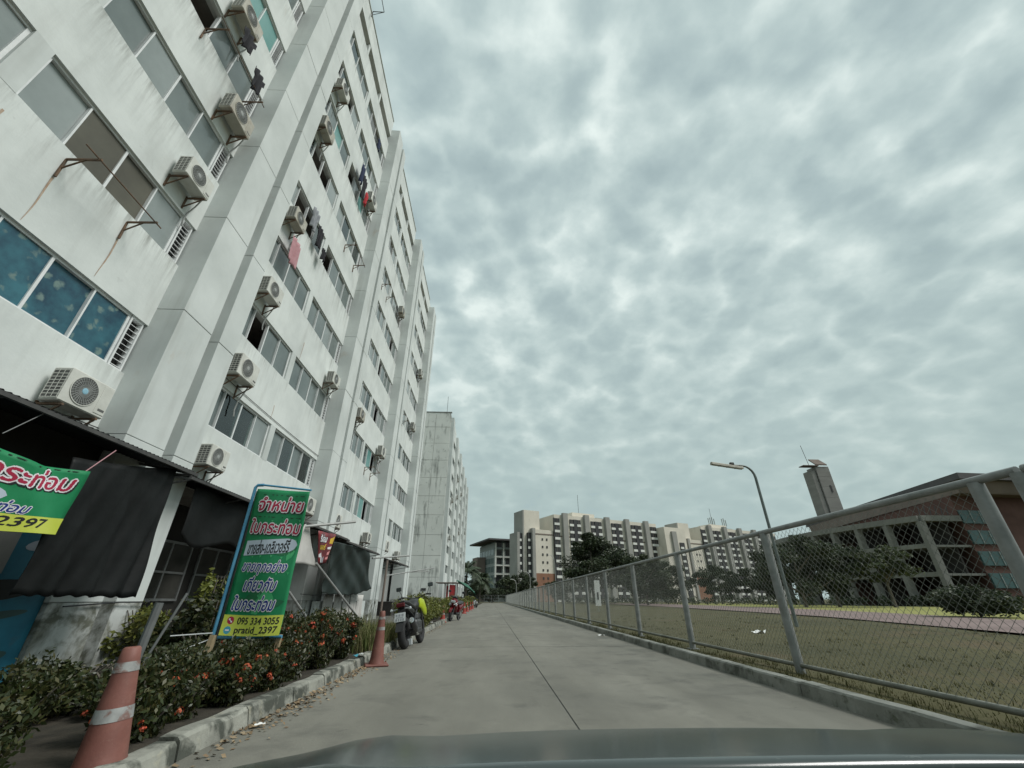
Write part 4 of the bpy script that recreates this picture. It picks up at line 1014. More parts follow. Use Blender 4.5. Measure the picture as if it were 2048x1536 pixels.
child(tw, 'tilted_roof', q, 'tower_slab')
q = MB(); q.box(78.6, 82.6, 98.2, 100.0, 31.0, 31.2); child(tw, 'flat_slab', q, 'tower_slab')
q = MB(); q.tube([(81.5, 100, 31.6), (81.0, 100, 37)], .06, 5); child(tw, 'aerial', q, 'dark_steel')

# ================================================================== FENCE
fn_ = thing('chain_link_fence', 'grey chain-link fence with pipe rails along the right side of the road', 'fence', (XF, 7, 0))
FT, FB = 2.02, .19
posts = [3.30, 3.66] + [7.05 + 3.62 * i for i in range(34)]
posts = [p for p in posts if p < ROAD_END - 2]
posts.append(ROAD_END)
def wire_panel(y0, y1):
    q = MB(); D = .092; H = FT - FB - .06; r = .0024
    n = int((y1 - y0) / D) + 1
    for dr_ in (1, -1):
        i = -int(H / D) - 1
        while i < n + 1:
            ya = y0 + i * D; yb = ya + H      # 45 degree wire
            za, zb = FB + .03, FB + .03 + H
            if dr_ < 0: pa, pb = (ya, zb), (yb, za)
            else: pa, pb = (ya, za), (yb, zb)
            # clip to the bay
            (a0, b0), (a1, b1) = pa, pb
            if a1 > y0 and a0 < y1:
                if a0 < y0: f = (y0 - a0) / (a1 - a0); b0 = b0 + (b1 - b0) * f; a0 = y0
                if a1 > y1: f = (y1 - a0) / (a1 - a0); b1 = b0 + (b1 - b0) * f; a1 = y1
                if a1 - a0 > .01: q.tube([(XF - .002 * dr_, a0, b0), (XF - .002 * dr_, a1, b1)], r, 3, caps=False)
            i += 1
    return q
for i, py in enumerate(posts):
    q = MB(); rr = .066 if i > 1 else .06
    q.tube([(XF, py, .0), (XF, py, FT)], rr, 10)
    q.box(XF - .11, XF + .11, py - .1, py + .1, .05, .075)
    po = child(fn_, 'post', q, 'galvanised', 40)
    if py < 30:
        q = MB(); q.lathe([(.066, FB - .04), (.066, FB + .05)], 10, (XF, py, 0)); child(po, 'rail_clamp', q, 'galvanised')
        q = MB(); q.bar((XF + .02, py, .0), (XF + .42, py + .05, .03), .03); child(po, 'ground_strut', q, 'galvanised')
for i in range(len(posts) - 1):
    y0, y1 = posts[i] + .05, posts[i + 1] - .05
    q = MB(); q.tube([(XF, y0 - .05, FT + .02), (XF, y1 + .05, FT + .02)], .038, 10); child(fn_, 'top_rail', q, 'galvanised', 60)
    if y1 - y0 < .5: continue
    q = MB(); q.tube([(XF, y0, FB), (XF, y1, FB)], .03, 8); child(fn_, 'bottom_rail', q, 'rail_dirty', 60)
    child(fn_, 'wire_mesh', wire_panel(y0, y1), 'wire')
q = MB(); q.tube([(XF, -2, FT + .02), (XF, 3.25, FT + .02)], .038, 10); child(fn_, 'top_rail', q, 'galvanised', 60)
q = MB(); q.tube([(XF, -2, FB), (XF, 3.25, FB)], .03, 8); child(fn_, 'bottom_rail', q, 'rail_dirty', 60)
child(fn_, 'wire_mesh', wire_panel(-2, 3.25), 'wire')
# second fence closing the road at its far end
f2 = thing('end_fence', 'low wire fence with pale posts closing the far end of the road', 'fence', (0, ROAD_END + 2, 0))
for i in range(8):
    x_ = -8 + i * 2.05
    q = MB(); q.tube([(x_, ROAD_END + 2, 0), (x_, ROAD_END + 2, 2.0)], .07, 6); child(f2, 'post', q, 'galvanised')
for z in (.3, 1.1, 2.0):
    q = MB(); q.tube([(-8.2, ROAD_END + 2, z), (6.6, ROAD_END + 2, z)], .035, 6); child(f2, 'rail', q, 'galvanised')
q = MB()
for i in range(150):
    x_ = -8 + i * .1; q.tube([(x_, ROAD_END + 2, .3), (x_, ROAD_END + 2, 2.0)], .006, 3, caps=False)
child(f2, 'wire_mesh', q, 'wire')
# white notice hung on the fence, pale board far behind
q = MB(); q.box(9.6, 10.1, 42.0, 42.05, .5, 2.6); nb = thing('sign_board', 'narrow white upright board standing in the field behind the fence', 'sign', (9.85, 42, 0))
child(nb, 'board', q, 'paper'); q = MB(); q.box(9.78, 9.92, 41.97, 41.995, 1.0, 1.6); child(nb, 'print', q, 'print_black')
q = MB(); q.box(9.83, 9.87, 42.06, 42.1, 0, 2.5); child(nb, 'post', q, 'grey_steel')

# ---- street lamps
def street_lamp(label, x, y, H, az, name='street_lamp', big=True, group=None):
    t = thing(name, label, 'street lamp', (x, y, 0), az, group)
    q = MB(); pts_ = [(0, 0, 0), (0, 0, H * .5), (0, 0, H - .55)] + [(.0 - .55 * (1 - math.cos(a)), 0, H - .55 + .55 * math.sin(a)) for a in (.3, .6, .9, 1.2, 1.5)] + [(-.95, 0, H)]
    q.tube(pts_, [.075, .065, .06, .055, .053, .05, .047, .045, .042], 10); o = q.build('pole', 'lamp_pole', t); smooth_by_angle(o, 50)
    q = MB(); q.loft([[(x_, yy, z_) for yy, z_ in ((-.10, 0), (.10, 0), (.085, .09), (.05, .12), (-.05, .12), (-.085, .09))] for x_, z0 in ((-.55, 0), (-2.1, 0))]); q.v = [(a, b, c + H - .17 + (-a - .55) * .10) for a, b, c in q.v]
    hd = q.build('lamp_housing', 'lamp_housing', t)
    q = MB(); q.box(-2.02, -.65, -.08, .08, -.012, -.002); q.v = [(a, b, c + H - .17 + (-a - .55) * .10) for a, b, c in q.v]; q.build('diffuser', 'lamp_glass', hd)
    for xx in (-.9, -1.3, -1.7):
        q = MB(); q.box(xx - .012, xx + .012, -.09, .09, -.02, -.0125); q.v = [(a, b, c + H - .17 + (-a - .55) * .10) for a, b, c in q.v]; q.build('clip', 'dark_steel', hd)
    q = MB(); q.cbox(-1.15, -.95, -.06, .06, H + .02, H + .13, .02); q.build('photocell', 'dark_steel', t)
    q = MB(); q.cbox(-.72, -.62, -.045, .045, H - .07, H + .02, .01); q.build('clamp', 'dark_steel', t)
    return t
street_lamp('curved grey street lamp with long flat head standing behind the fence', 12.25, 18.45, 6.62, R(6))
def small_lamp(label, x, y, H):
    t = thing('street_lamp', label, 'street lamp', (x, y, 0), 0, 'distant street lamps')
    q = MB(); q.tube([(0, 0, 0), (0, 0, H * .8), (-.3, 0, H * .93), (-1.1, 0, H)], .1, 6); q.build('pole', 'grey_steel', t)
    q = MB(); q.cbox(-2.0, -1.1, -.14, .14, H - .05, H + .1, .03); q.build('lamp_head', 'far_white', t)
small_lamp('distant street lamp in front of the beige block wing, left one', 13.0, 150, 9.0)
small_lamp('distant street lamp in front of the beige block corner, right one', 19.3, 135, 13.0)
small_lamp('short pale lamp post at the road end by the office', 8.4, 150, 6.8)

# ================================================================== TREES
def leafball(q, rr, c, rad, n, size, flat=.6, droop=0.0):
    for _ in range(n):
        while True:
            p = Vector((rr.uniform(-1, 1), rr.uniform(-1, 1), rr.uniform(-1, 1)))
            if p.length <= 1: break
        p = p * (.55 + .45 * rr.random()) if p.length > 0 else p
        pos = Vector((c[0] + p.x * rad[0], c[1] + p.y * rad[1], c[2] + p.z * rad[2]))
        d = Vector((rr.gauss(0, 1), rr.gauss(0, 1), rr.gauss(0, flat) - droop)).normalized()
        u = d.cross(Vector((rr.gauss(0, 1), rr.gauss(0, 1), rr.gauss(0, 1)))).normalized()
        s_ = size * rr.uniform(.6, 1.3)
        a = pos - d * s_ * .5; b = pos + d * s_ * .5
        m_ = pos + u * s_ * .24; n2 = pos - u * s_ * .24
        q.add([tuple(a), tuple(m_), tuple(b), tuple(n2)], [(0, 1, 2, 3)])
def tree(label, x, y, H, rx_, ry_, seed, leaf=.45, n=5200, m='tree_leaf', trunk=.22, base=.28, name='tree', group=None, conical=False):
    rr = random.Random(seed); t = thing(name, label, 'tree', (x, y, 0), 0, group)
    q = MB(); zb = H * base
    q.tube([(0, 0, -.1), (.05, .03, zb * .6), (rr.uniform(-.2, .2), rr.uniform(-.2, .2), zb * 1.2), (rr.uniform(-.4, .4), rr.uniform(-.4, .4), H * .75)], [trunk, trunk * .8, trunk * .65, trunk * .2], 8)
    for i in range(7):
        a = rr.uniform(0, 6.28); z0 = H * rr.uniform(base * .8, .55); z1 = z0 + H * rr.uniform(.12, .3); f = rr.uniform(.45, .85)
        q.tube([(0, 0, z0), (rx_ * f * .5 * math.cos(a), ry_ * f * .5 * math.sin(a), (z0 + z1) / 2), (rx_ * f * math.cos(a), ry_ * f * math.sin(a), z1)], [trunk * .45, trunk * .3, trunk * .12], 6)
    q.build('trunk', 'bark', t)
    q = MB(); nb_ = 40
    zc = (H + zb) / 2; hz_ = (H - zb) / 2
    for i in range(nb_):
        while True:
            p = Vector((rr.uniform(-1, 1), rr.uniform(-1, 1), rr.uniform(-1, 1)))
            if .35 < p.length <= 1: break
        sc_ = 1.0
        if conical: sc_ = max(.18, .95 - .75 * max(0, p.z))
        c = (p.x * rx_ * .84 * sc_, p.y * ry_ * .84 * sc_, zc + p.z * hz_ * .88)
        k_ = rr.uniform(.14, .40) * (.75 if conical and p.z > .3 else 1)
        leafball(q, rr, c, (rx_ * k_, ry_ * k_, hz_ * k_ * .85), n // nb_, leaf)
    q.build('crown', m, t)
    return t
tree('large dark leafy tree in front of the beige high-rise', 24.8, 110, 16.8, 11.5, 8, 1, leaf=.6, n=20000, trunk=.35, base=.12, conical=True)
tree('dark round tree right of the large one, behind the fence', 33.5, 98, 10.5, 6.5, 5, 2, leaf=.5, n=10000, base=.1)
tree('low dark tree before the far beige block', 42.0, 104, 9.0, 6.5, 4.5, 3, leaf=.5, n=9000, base=.1)
tree('spreading dark tree left of the hall colonnade', 40.5, 58, 8.8, 5.6, 4.5, 4, leaf=.42, n=13000, trunk=.25, base=.12)
tree('second dark tree close to the left end of the hall', 46.5, 60, 9.4, 5.6, 4.5, 5, leaf=.42, n=13000, trunk=.25, base=.16)
tree('olive tree in front of the hall columns', 51.5, 57, 7.4, 4.6, 3.5, 6, leaf=.4, n=8000, m='tree_leaf_olive', base=.35)
tree('small dark tree at the foot of the far beige block', 50.0, 98, 8.0, 6.0, 4, 7, leaf=.5, n=8000, base=.1)
tree('dark bushy tree beside the lamp foot far behind', 58.0, 94, 9.0, 6.5, 5, 8, leaf=.5, n=8000, base=.1)
tree('dark tree left of the office corner at the road end', 13.0, 180, 11, 6, 6, 9, leaf=.7, n=5000, base=.1)
tree('dark bushy tree in front of the office block', 6.0, 172, 10, 5.5, 5, 12, leaf=.7, n=5000, base=.1)
tree('small dark tree between fence and large tree', 15.5, 100, 5.5, 4.2, 3, 10, leaf=.45, n=4600, base=.1)
tree('dark tree right of the large tree, half hidden by fence posts', 27.5, 80, 8.0, 4.6, 3.6, 13, leaf=.45, n=8000, base=.1)
tree('dark tree mass behind the palms at the road end', -5.5, 146, 6.5, 6, 4, 14, leaf=.5, n=6000, base=.05)
tree('low dark tree right of the palms before the office', 0.5, 148, 4.5, 4.2, 3, 15, leaf=.5, n=4000, base=.05)
# low hedge along the foot of the tree line (continuous mass)
q = MB(); rr = random.Random(77)
for i in range(46):
    f = i / 45; x_ = 18 + 52 * f; y_ = 104 - 47 * f + rr.uniform(-1.5, 1.5)
    leafball(q, rr, (x_, y_, .8), (1.4, 1.0, rr.uniform(.6, 1.2)), 110, .4)
tag(q.build('hedge', 'tree_leaf'), 'dark low hedge running along the far edge of the field', 'hedge', kind='stuff')
# big bush at right edge, beside the track
def bush(label, x, y, H, rx_, ry_, seed, m, leaf, n, name='bush', group=None, cat='bush', nb=14):
    rr = random.Random(seed); t = thing(name, label, cat, (x, y, 0.05), 0, group)
    q = MB()
    for i in range(6):
        a = rr.uniform(0, 6.28); q.tube([(0, 0, 0), (rx_ * .3 * math.cos(a), ry_ * .3 * math.sin(a), H * .4), (rx_ * .6 * math.cos(a), ry_ * .6 * math.sin(a), H * .75)], [.03, .02, .008], 5)
    q.build('stems', 'bark', t)
    q = MB()
    for i in range(nb):
        a = rr.uniform(0, 6.28); f = rr.random() ** .5 * .7
        zc = H * rr.uniform(.3, .78) * (1 - .35 * f)
        leafball(q, rr, (rx_ * f * math.cos(a), ry_ * f * math.sin(a), zc), (rx_ * .38, ry_ * .38, H * .26), n // nb, leaf)
    q.build('foliage', m, t); return t
bush('big dark bush beside the pink track at right edge', 28.6, 26.2, 1.95, 2.7, 2.3, 31, 'tree_leaf', .2, 11000, nb=26)
# palms
def palm(label, x, y, H, seed, L_=4.2, group='palms at the road end'):
    rr = random.Random(seed); t = thing('palm_tree', label, 'palm tree', (x, y, 0), 0, group)
    q = MB(); q.tube([(0, 0, 0), (.1, 0, H * .5), (.25, .1, H)], [.3, .24, .2], 8); q.build('trunk', 'bark', t)
    for k in range(34):
        a = k * 2.4 + rr.uniform(-.2, .2); el = rr.uniform(-.25, 1.25)
        q = MB(); sp = []
        for i in range(9):
            f = i / 8; sp.append(Vector((.25 + math.cos(a) * L_ * f * math.cos(el) * (1 - .1 * f), .1 + math.sin(a) * L_ * f * math.cos(el) * (1 - .1 * f), H + L_ * f * math.sin(el) - 2.2 * f * f * (1 + .3 * rr.random()))))
        for i in range(8):
            d = (sp[i + 1] - sp[i]).normalized(); sd = d.cross(Vector((0, 0, 1))).normalized()
            for j in range(3):
                p = sp[i].lerp(sp[i + 1], j / 3)
                for s_ in (-1, 1):
                    ln = 1.35 * math.sin(math.pi * min(1, (i + j / 3) / 8 * .85 + .12)) + .15
                    tip = p + sd * s_ * ln + d * .5 - Vector((0, 0, .45 * ln)); wv = d * .12
                    q.add([tuple(p - wv), tuple(p + wv), tuple(tip)], [(0, 1, 2)])
        q.tube([tuple(p) for p in sp], .03, 4); q.build('frond', 'palm_leaf', t)
    return t
palm('tall palm at the end of the road beside the second white block', -6.9, 126, 8.4, 1, 5.2)
palm('shorter palm left of the tall one', -9.8, 128, 6.0, 2, 4.8)
palm('palm in front of the office block', -3.2, 132, 6.0, 3, 4.6)

# ================================================================== PRINTED BANNERS
def text_mask(body, px=64, shear=0.0, wide=1.0):
    """outline of a text in the built-in font, filled by the non-zero rule on a small grid; cell = 1/px of the font size"""
    c = bpy.data.curves.new('tmp_text', 'FONT'); c.body = body; c.fill_mode = 'NONE'; c.resolution_u = 6
    o = bpy.data.objects.new('tmp_text', c); COL.objects.link(o); bpy.context.view_layer.update()
    me = bpy.data.meshes.new_from_object(o.evaluated_get(bpy.context.evaluated_depsgraph_get()))
    V = np.array([v.co[:2] for v in me.vertices], dtype=float).reshape(-1, 2)
    E = np.array([e.vertices[:] for e in me.edges], dtype=int).reshape(-1, 2)
    bpy.data.objects.remove(o); bpy.data.curves.remove(c); bpy.data.meshes.remove(me)
    if len(V) == 0: return np.zeros((1, 1), bool), 0, 0
    # walk every contour so that all its edges share one direction
    nxt = {}
    for a, b in E: nxt.setdefault(a, []).append(b); nxt.setdefault(b, []).append(a)
    seen = set(); segs = []
    for s0 in range(len(V)):
        if s0 in seen or s0 not in nxt: continue
        a, prev = s0, None; loop = []
        while a not in seen:
            seen.add(a); loop.append(a)
            nb_ = [k for k in nxt[a] if k != prev and k not in seen]
            if not nb_: break
            # contours are stored in order: prefer the following index
            b = a + 1 if (a + 1) in nb_ else nb_[0]
            prev, a = a, b
        for i in range(len(loop)): segs.append((loop[i], loop[(i + 1) % len(loop)]))
    V = V.copy(); V[:, 0] = V[:, 0] * wide + V[:, 1] * shear
    x0, y0 = V.min(0) - .12; x1, y1 = V.max(0) + .12
    nx, ny = int((x1 - x0) * px) + 1, int((y1 - y0) * px) + 1
    wind = np.zeros((ny, nx + 1), int)
    for a, b in segs:
        (ax, ay), (bx_, by_) = V[a], V[b]
        if ay == by_: continue
        sgn = 1 if by_ > ay else -1
        lo, hi = min(ay, by_), max(ay, by_)
        r0 = max(0, int(math.ceil((lo - y0) * px - .5))); r1 = min(ny - 1, int(math.ceil((hi - y0) * px - .5)) - 1)
        for r_ in range(r0, r1 + 1):
            yy = y0 + (r_ + .5) / px; xx = ax + (bx_ - ax) * (yy - ay) / (by_ - ay)
            ci = min(nx, max(0, int(math.ceil((xx - x0) * px - .5)))); wind[r_, ci] += sgn
    return (np.cumsum(wind, 1)[:, :nx] != 0), nx / px, ny / px
def dilate(mk, n, dx=0, dy=0):
    o = mk.copy()
    for _ in range(n):
        p = o.copy(); p[1:] |= o[:-1]; p[:-1] |= o[1:]; p[:, 1:] |= o[:, :-1]; p[:, :-1] |= o[:, 1:]; o = p
    if dx or dy: o = np.roll(np.roll(o, dx, 1), dy, 0)
    return o
def print_mesh(q, mk, u0, v0, cell_u, cell_v, fn, off):
    """rows of runs; fn(u, v, offset) places a banner point in space"""
    for r_ in range(mk.shape[0]):
        row = np.concatenate([[0], mk[r_].astype(int), [0]]); d_ = np.diff(row)
        for a, b in zip(np.where(d_ == 1)[0], np.where(d_ == -1)[0]):
            va, vb = v0 + r_ * cell_v, v0 + (r_ + 1) * cell_v; k_ = max(1, int((b - a) * cell_u / .025))
            for s_ in range(k_):
                ua, ub = u0 + (a + (b - a) * s_ / k_) * cell_u, u0 + (a + (b - a) * (s_ + 1) / k_) * cell_u
                q.add([fn(ua, va, off), fn(ub, va, off), fn(ub, vb, off), fn(ua, vb, off)], [(0, 1, 2, 3)])
def put_text(parent, fn, body, u, v, wd, ht, layers, px=48, shear=.18, name='lettering', wide=1.0):
    mk, w_, h_ = text_mask(body, px, shear, wide)
    cu, cv = wd / mk.shape[1], ht / mk.shape[0]
    for i, (m, gr, dx, dy) in enumerate(layers):
        q = MB(); print_mesh(q, dilate(mk, gr, dx, dy) if (gr or dx or dy) else mk, u, v, cu, cv, fn, .0052 + .0016 * i)
        q.build(name, m, parent)
def local_fn(root, fn):
    l = root.location
    return lambda u, v, o: tuple(Vector(fn(u, v, o)) - l)

# ---- tall green banner on a blue pipe frame
BW, BH = .75, 1.78
bt = thing('banner_sign', 'tall green vertical banner with red and white Thai lettering on a blue pipe frame', 'banner', (-2.97, 6.0, 0))
def b1(u, v, o=0.0):      # u 0..BW, v 0..BH from the lower left corner
    f = v / BH
    x_ = -3.315 + u - .02 * f
    y_ = 6.02 - u * .05 + .018 * math.sin(u * 8 + v * 2) + .01 * math.sin(v * 7) - o
    z_ = .655 + v * 1.0 - .012 * math.sin(u / BW * math.pi) * (1 - f) - .05 * u * f
    return (x_, y_, z_)
B1 = local_fn(bt, b1)
def bpatch(parent, fn, name, m, u0, u1, v0, v1, o=0.0, n=(16, 10), shape=None):
    q = MB(); q.grid(lambda a, b: fn(*( (u0 + (u1 - u0) * a, v0 + (v1 - v0) * b) if shape is None else shape(a, b)), o), *n); return q.build(name, m, parent, True)
o = bpatch(bt, B1, 'banner_sheet', 'banner_green', 0, BW, 0, BH, 0, (16, 36)); o.modifiers.new('thickness', 'SOLIDIFY').thickness = .0012
bpatch(bt, B1, 'yellow_field', 'banner_yellow', .003, BW - .003, .003, .225, .003, (14, 6))
# leaf artwork and drops
def leaf_patch(cx_, cy_, L1, W1, ang, m):
    def shp(a, b):
        t = a * 2 - 1; wv = W1 * (1 - t * t) * (b - .5); p = t * L1 / 2
        return (min(BW - .01, max(.01, cx_ + p * math.cos(ang) - wv * math.sin(ang))), min(BH - .02, max(.235, cy_ + p * math.sin(ang) + wv * math.cos(ang))))
    bpatch(bt, B1, 'printed_leaf', m, 0, 0, 0, 0, .0028, (10, 2), shp)
rl = random.Random(4)
for (cx_, cy_, L1, W1, a, m) in ((.30, .42, .34, .12, .6, 'banner_leaf_dark'), (.48, .45, .36, .13, 2.3, 'banner_leaf'), (.38, .33, .3, .12, 1.5, 'banner_leaf'), (.20, .36, .26, .11, 2.8, 'banner_leaf_dark'), (.58, .35, .28, .1, .2, 'banner_leaf_dark'),
                               (.60, .98, .28, .1, .3, 'banner_leaf_dark'), (.55, 1.02, .22, .09, 2.0, 'banner_leaf'), (.66, .95, .2, .08, 1.2, 'banner_leaf'), (.16, 1.24, .2, .1, .4, 'banner_leaf_dark')):
    leaf_patch(cx_, cy_, L1, W1, a, m)
q = MB()
for row, n_ in ((1.36, 4), (1.10, 5), (.90, 5), (.70, 5)):
    for i in range(n_):
        uu = .16 + (BW - .24) * i / (n_ - 1) + rl.uniform(-.02, .02); vv = row + rl.uniform(-.012, .012); s_ = .016
        q.add([B1(uu - s_, vv + s_, .0035), B1(uu + s_, vv + s_, .0035), B1(uu, vv - s_, .0035)], [(0, 1, 2)])
q.build('printed_drops', 'banner_leaf', bt)
RED = [('print_black', 4, 3, -4), ('print_white', 4, 0, 0), ('print_red', 1, 0, 0)]
NAVY = [('print_white', 4, 0, 0), ('print_navy', 1, 0, 0)]
put_text(bt, B1, 'จำหน่าย', .07, 1.46, .66, .25, RED, shear=.12)
put_text(bt, B1, 'ใบกระท่อม', .03, 1.17, .70, .24, RED, shear=.12)
def pill(a, b):
    e = .5 * math.sqrt(max(0, 1 - (max(0, a - .75) / .25) ** 2)) if a > .75 else .5
    return (.04 + .68 * a, 1.0 + .185 * (b - .5) * 2 * e + .06 * a)
bpatch(bt, B1, 'pale_field', 'banner_pale', 0, 0, 0, 0, .0042, (24, 2), pill)
put_text(bt, lambda u, v, o_: B1(u, v + .08 * u, o_ + .001), 'ขายส่ง-เดลิเวอร์รี่', .075, .895, .56, .22, [('print_black', 1, 0, 0)], shear=.1)
put_text(bt, B1, 'ขายทุกอย่าง', .065, .665, .61, .215, NAVY, shear=.25)
put_text(bt, B1, 'เกี่ยวกับ', .14, .475, .46, .21, NAVY, shear=.25)
put_text(bt, B1, 'ใบกระท่อม', .05, .255, .58, .21, NAVY, shear=.25)
put_text(bt, B1, '095 334 3055', .17, .115, .55, .10, [('print_black', 1, 0, 0)], shear=0)
put_text(bt, B1, 'pratid_2397', .16, .0, .56, .115, [('print_black', 1, 0, 0)], shear=0)
for (uu, vv, m) in ((.095, .165, 'print_red'), (.085, .06, 'print_cyan')):
    q = MB(); n_ = 14; q.add([B1(uu + .042 * math.cos(6.283 * i / n_), vv + .042 * math.sin(6.283 * i / n_), .0035) for i in range(n_)], [tuple(range(n_))])
    ic = q.build('icon', m, bt)
    q = MB()
    if m == 'print_red':
        for (du, dv, s_) in ((-.015, .012, .009), (.013, -.014, .009)): q.add([B1(uu + du - s_, vv + dv - s_, .0048), B1(uu + du + s_, vv + dv - s_, .0048), B1(uu + du + s_, vv + dv + s_, .0048), B1(uu + du - s_, vv + dv + s_, .0048)], [(0, 1, 2, 3)])
        q.add([B1(uu - .018, vv + .006, .0048), B1(uu + .008, vv - .018, .0048), B1(uu + .012, vv - .012, .0048), B1(uu - .012, vv + .012, .0048)], [(0, 1, 2, 3)])
    else: q.add([B1(uu - .022, vv - .008, .0048), B1(uu + .022, vv - .008, .0048), B1(uu + .022, vv + .008, .0048), B1(uu - .022, vv + .008, .0048)], [(0, 1, 2, 3)])
    q.build('icon_mark', 'print_white', ic)
# pipe frame and stake
q = MB(); q.tube([(-3.40, 6.07, .62), (-3.405, 6.07, 2.47), (-3.38, 6.07, 2.50), (-3.30, 6.07, 2.505)], .021, 10); child(bt, 'frame_pipe', q, 'blue_pipe', 60)
q = MB(); q.tube([(-3.30, 6.07, 2.505), (-2.60, 6.04, 2.43)], .014, 8); child(bt, 'frame_pipe', q, 'blue_pipe', 60)
q = MB(); q.tube([(-3.42, 6.07, .63), (-2.56, 6.05, .64)], .018, 8); child(bt, 'frame_pipe', q, 'blue_pipe', 60)
q = MB(); q.tube([(-3.37, 6.1, .6), (-3.37, 6.1, 2.42)], .022, 6); child(bt, 'rear_post', q, 'dark_steel')
q = MB(); q.bar((-3.36, 6.02, .66), (-3.40, 5.9, -.02), .085, .05); child(bt, 'stake', q, 'timber')
q = MB(); q.bar((-2.6, 6.08, .66), (-2.62, 6.08, .02), .05, .05); child(bt, 'stake', q, 'timber')
for (a, b) in (((-3.4, 6.05, .62), (-3.75, 5.8, .45)), ((-3.75, 5.8, .45), (-3.95, 5.6, .30)), ((-3.4, 6.05, .68), (-3.8, 5.9, .66))):
    q = MB(); q.tube([a, b], .006, 5); child(bt, 'tie_wire', q, 'frame_white')

# ---- second green banner hung under the black awning
bh = thing('banner_sign', 'green banner hung by strings under the black awning at the left edge', 'banner', (-5.45, 4.4, 1.7))
B2W = 2.6
def b2f(u, v, o=0.0):     # u 0..2.6 along +Y, v 0..0.85
    yy = 3.07 + u
    sag = .10 * math.sin(min(1, max(0, (u - .2) / 2.4)) * math.pi) + (.22 * max(0, 1 - abs(u - 2.05) / .9) * (v / .85))
    z_ = 1.76 + v * 1.0 + .05 * (2.6 - u) * (v / .85) - sag * .55
    x_ = -5.46 + .04 * math.sin(u * 3.1) + .03 * math.sin(u * 9 + v * 4) + o
    return (x_, yy, z_)
B2 = local_fn(bh, b2f)
q = MB(); q.grid(lambda a, b: B2(B2W * a, .85 * b, 0), 40, 14); o = q.build('banner_sheet', 'banner_green', bh, True); o.modifiers.new('thickness', 'SOLIDIFY').thickness = .002
q = MB(); q.grid(lambda a, b: B2(B2W * a, .003 + .20 * b, .003), 40, 4); q.build('yellow_field', 'banner_yellow', bh, True)
put_text(bh, B2, 'จำหน่ายใบกระท่อม', .35, .52, 2.18, .31, RED, shear=.15)
q = MB(); q.grid(lambda a, b: B2(1.2 + .68 * a, .40 + .20 * (b - .5) * math.sqrt(max(0, 1 - (max(0, a - .5) / .5) ** 2)) * 1.0, .0042), 20, 2); q.build('pale_field', 'banner_pale', bh, True)
put_text(bh, B2, 'เดลิเวอร์รี่', 1.15, .32, .60, .20, [('print_black', 1, 0, 0)], shear=.1)
put_text(bh, B2, 'เกี่ยวกับใบกระท่อม', .95, .205, 1.2, .17, NAVY, shear=.3)
put_text(bh, B2, 'pratid_2397', 1.15, .015, 1.28, .18, [('print_black', 1, 0, 0)], shear=.2)
q = MB(); q.tube([(-5.46, 5.66, 2.55), (-5.45, 5.95, 2.95)], .008, 5); child(bh, 'string', q, 'pink_towel')
q = MB(); q.tube([(-5.46, 4.55, 2.68), (-5.5, 4.9, 3.1)], .006, 5); child(bh, 'string', q, 'grey_pvc')
# ---- brown notice banner by the white cloth
bn = thing('banner_sign', 'small maroon printed banner beside the white cloth under the rusty awning', 'banner', (-5.5, 14.7, 2.0))
def b3f(u, v, o=0.0):
    lo = 2.02 + .06 * u
    return (-5.50 + .03 * math.sin(u * 6) + o, 13.95 + .25 * (1 - v / .95) * (1 - u / 1.7) * 2.0 + u * (1 - .28 * (1 - v / .95)), lo + v)
B3 = local_fn(bn, b3f)
q = MB(); q.grid(lambda a, b: B3(1.7 * a, .95 * b, 0), 16, 8); o = q.build('banner_sheet', 'banner_maroon', bn, True); o.modifiers.new('thickness', 'SOLIDIFY').thickness = .002
put_text(bn, B3, 'รับซ่อม', .12, .62, .85, .30, [('print_black', 3, 0, 0), ('print_white', 1, 0, 0)], px=28, shear=.2)
put_text(bn, B3, 'มอเตอร์', .12, .40, .85, .22, [('print_black', 2, 0, 0), ('print_yellow', 1, 0, 0)], px=28, shear=.2)
for (a, b, c_, d_, m) in ((1.15, 1.6, .62, .88, 'print_yellow'), (1.1, 1.55, .44, .54, 'print_white'), (1.15, 1.5, .26, .40, 'print_pink'), (1.1, 1.5, .12, .22, 'print_pink'), (.25, .6, .05, .30, 'print_white'), (.7, .95, .03, .22, 'cloth_grey'), (.05, .3, .2, .34, 'print_white')):
    q = MB(); q.grid(lambda s_, t_: B3(a + (b - a) * s_, c_ + (d_ - c_) * t_ * (.6 + .4 * s_), .003), 4, 2); q.build('printed_block', m, bn)

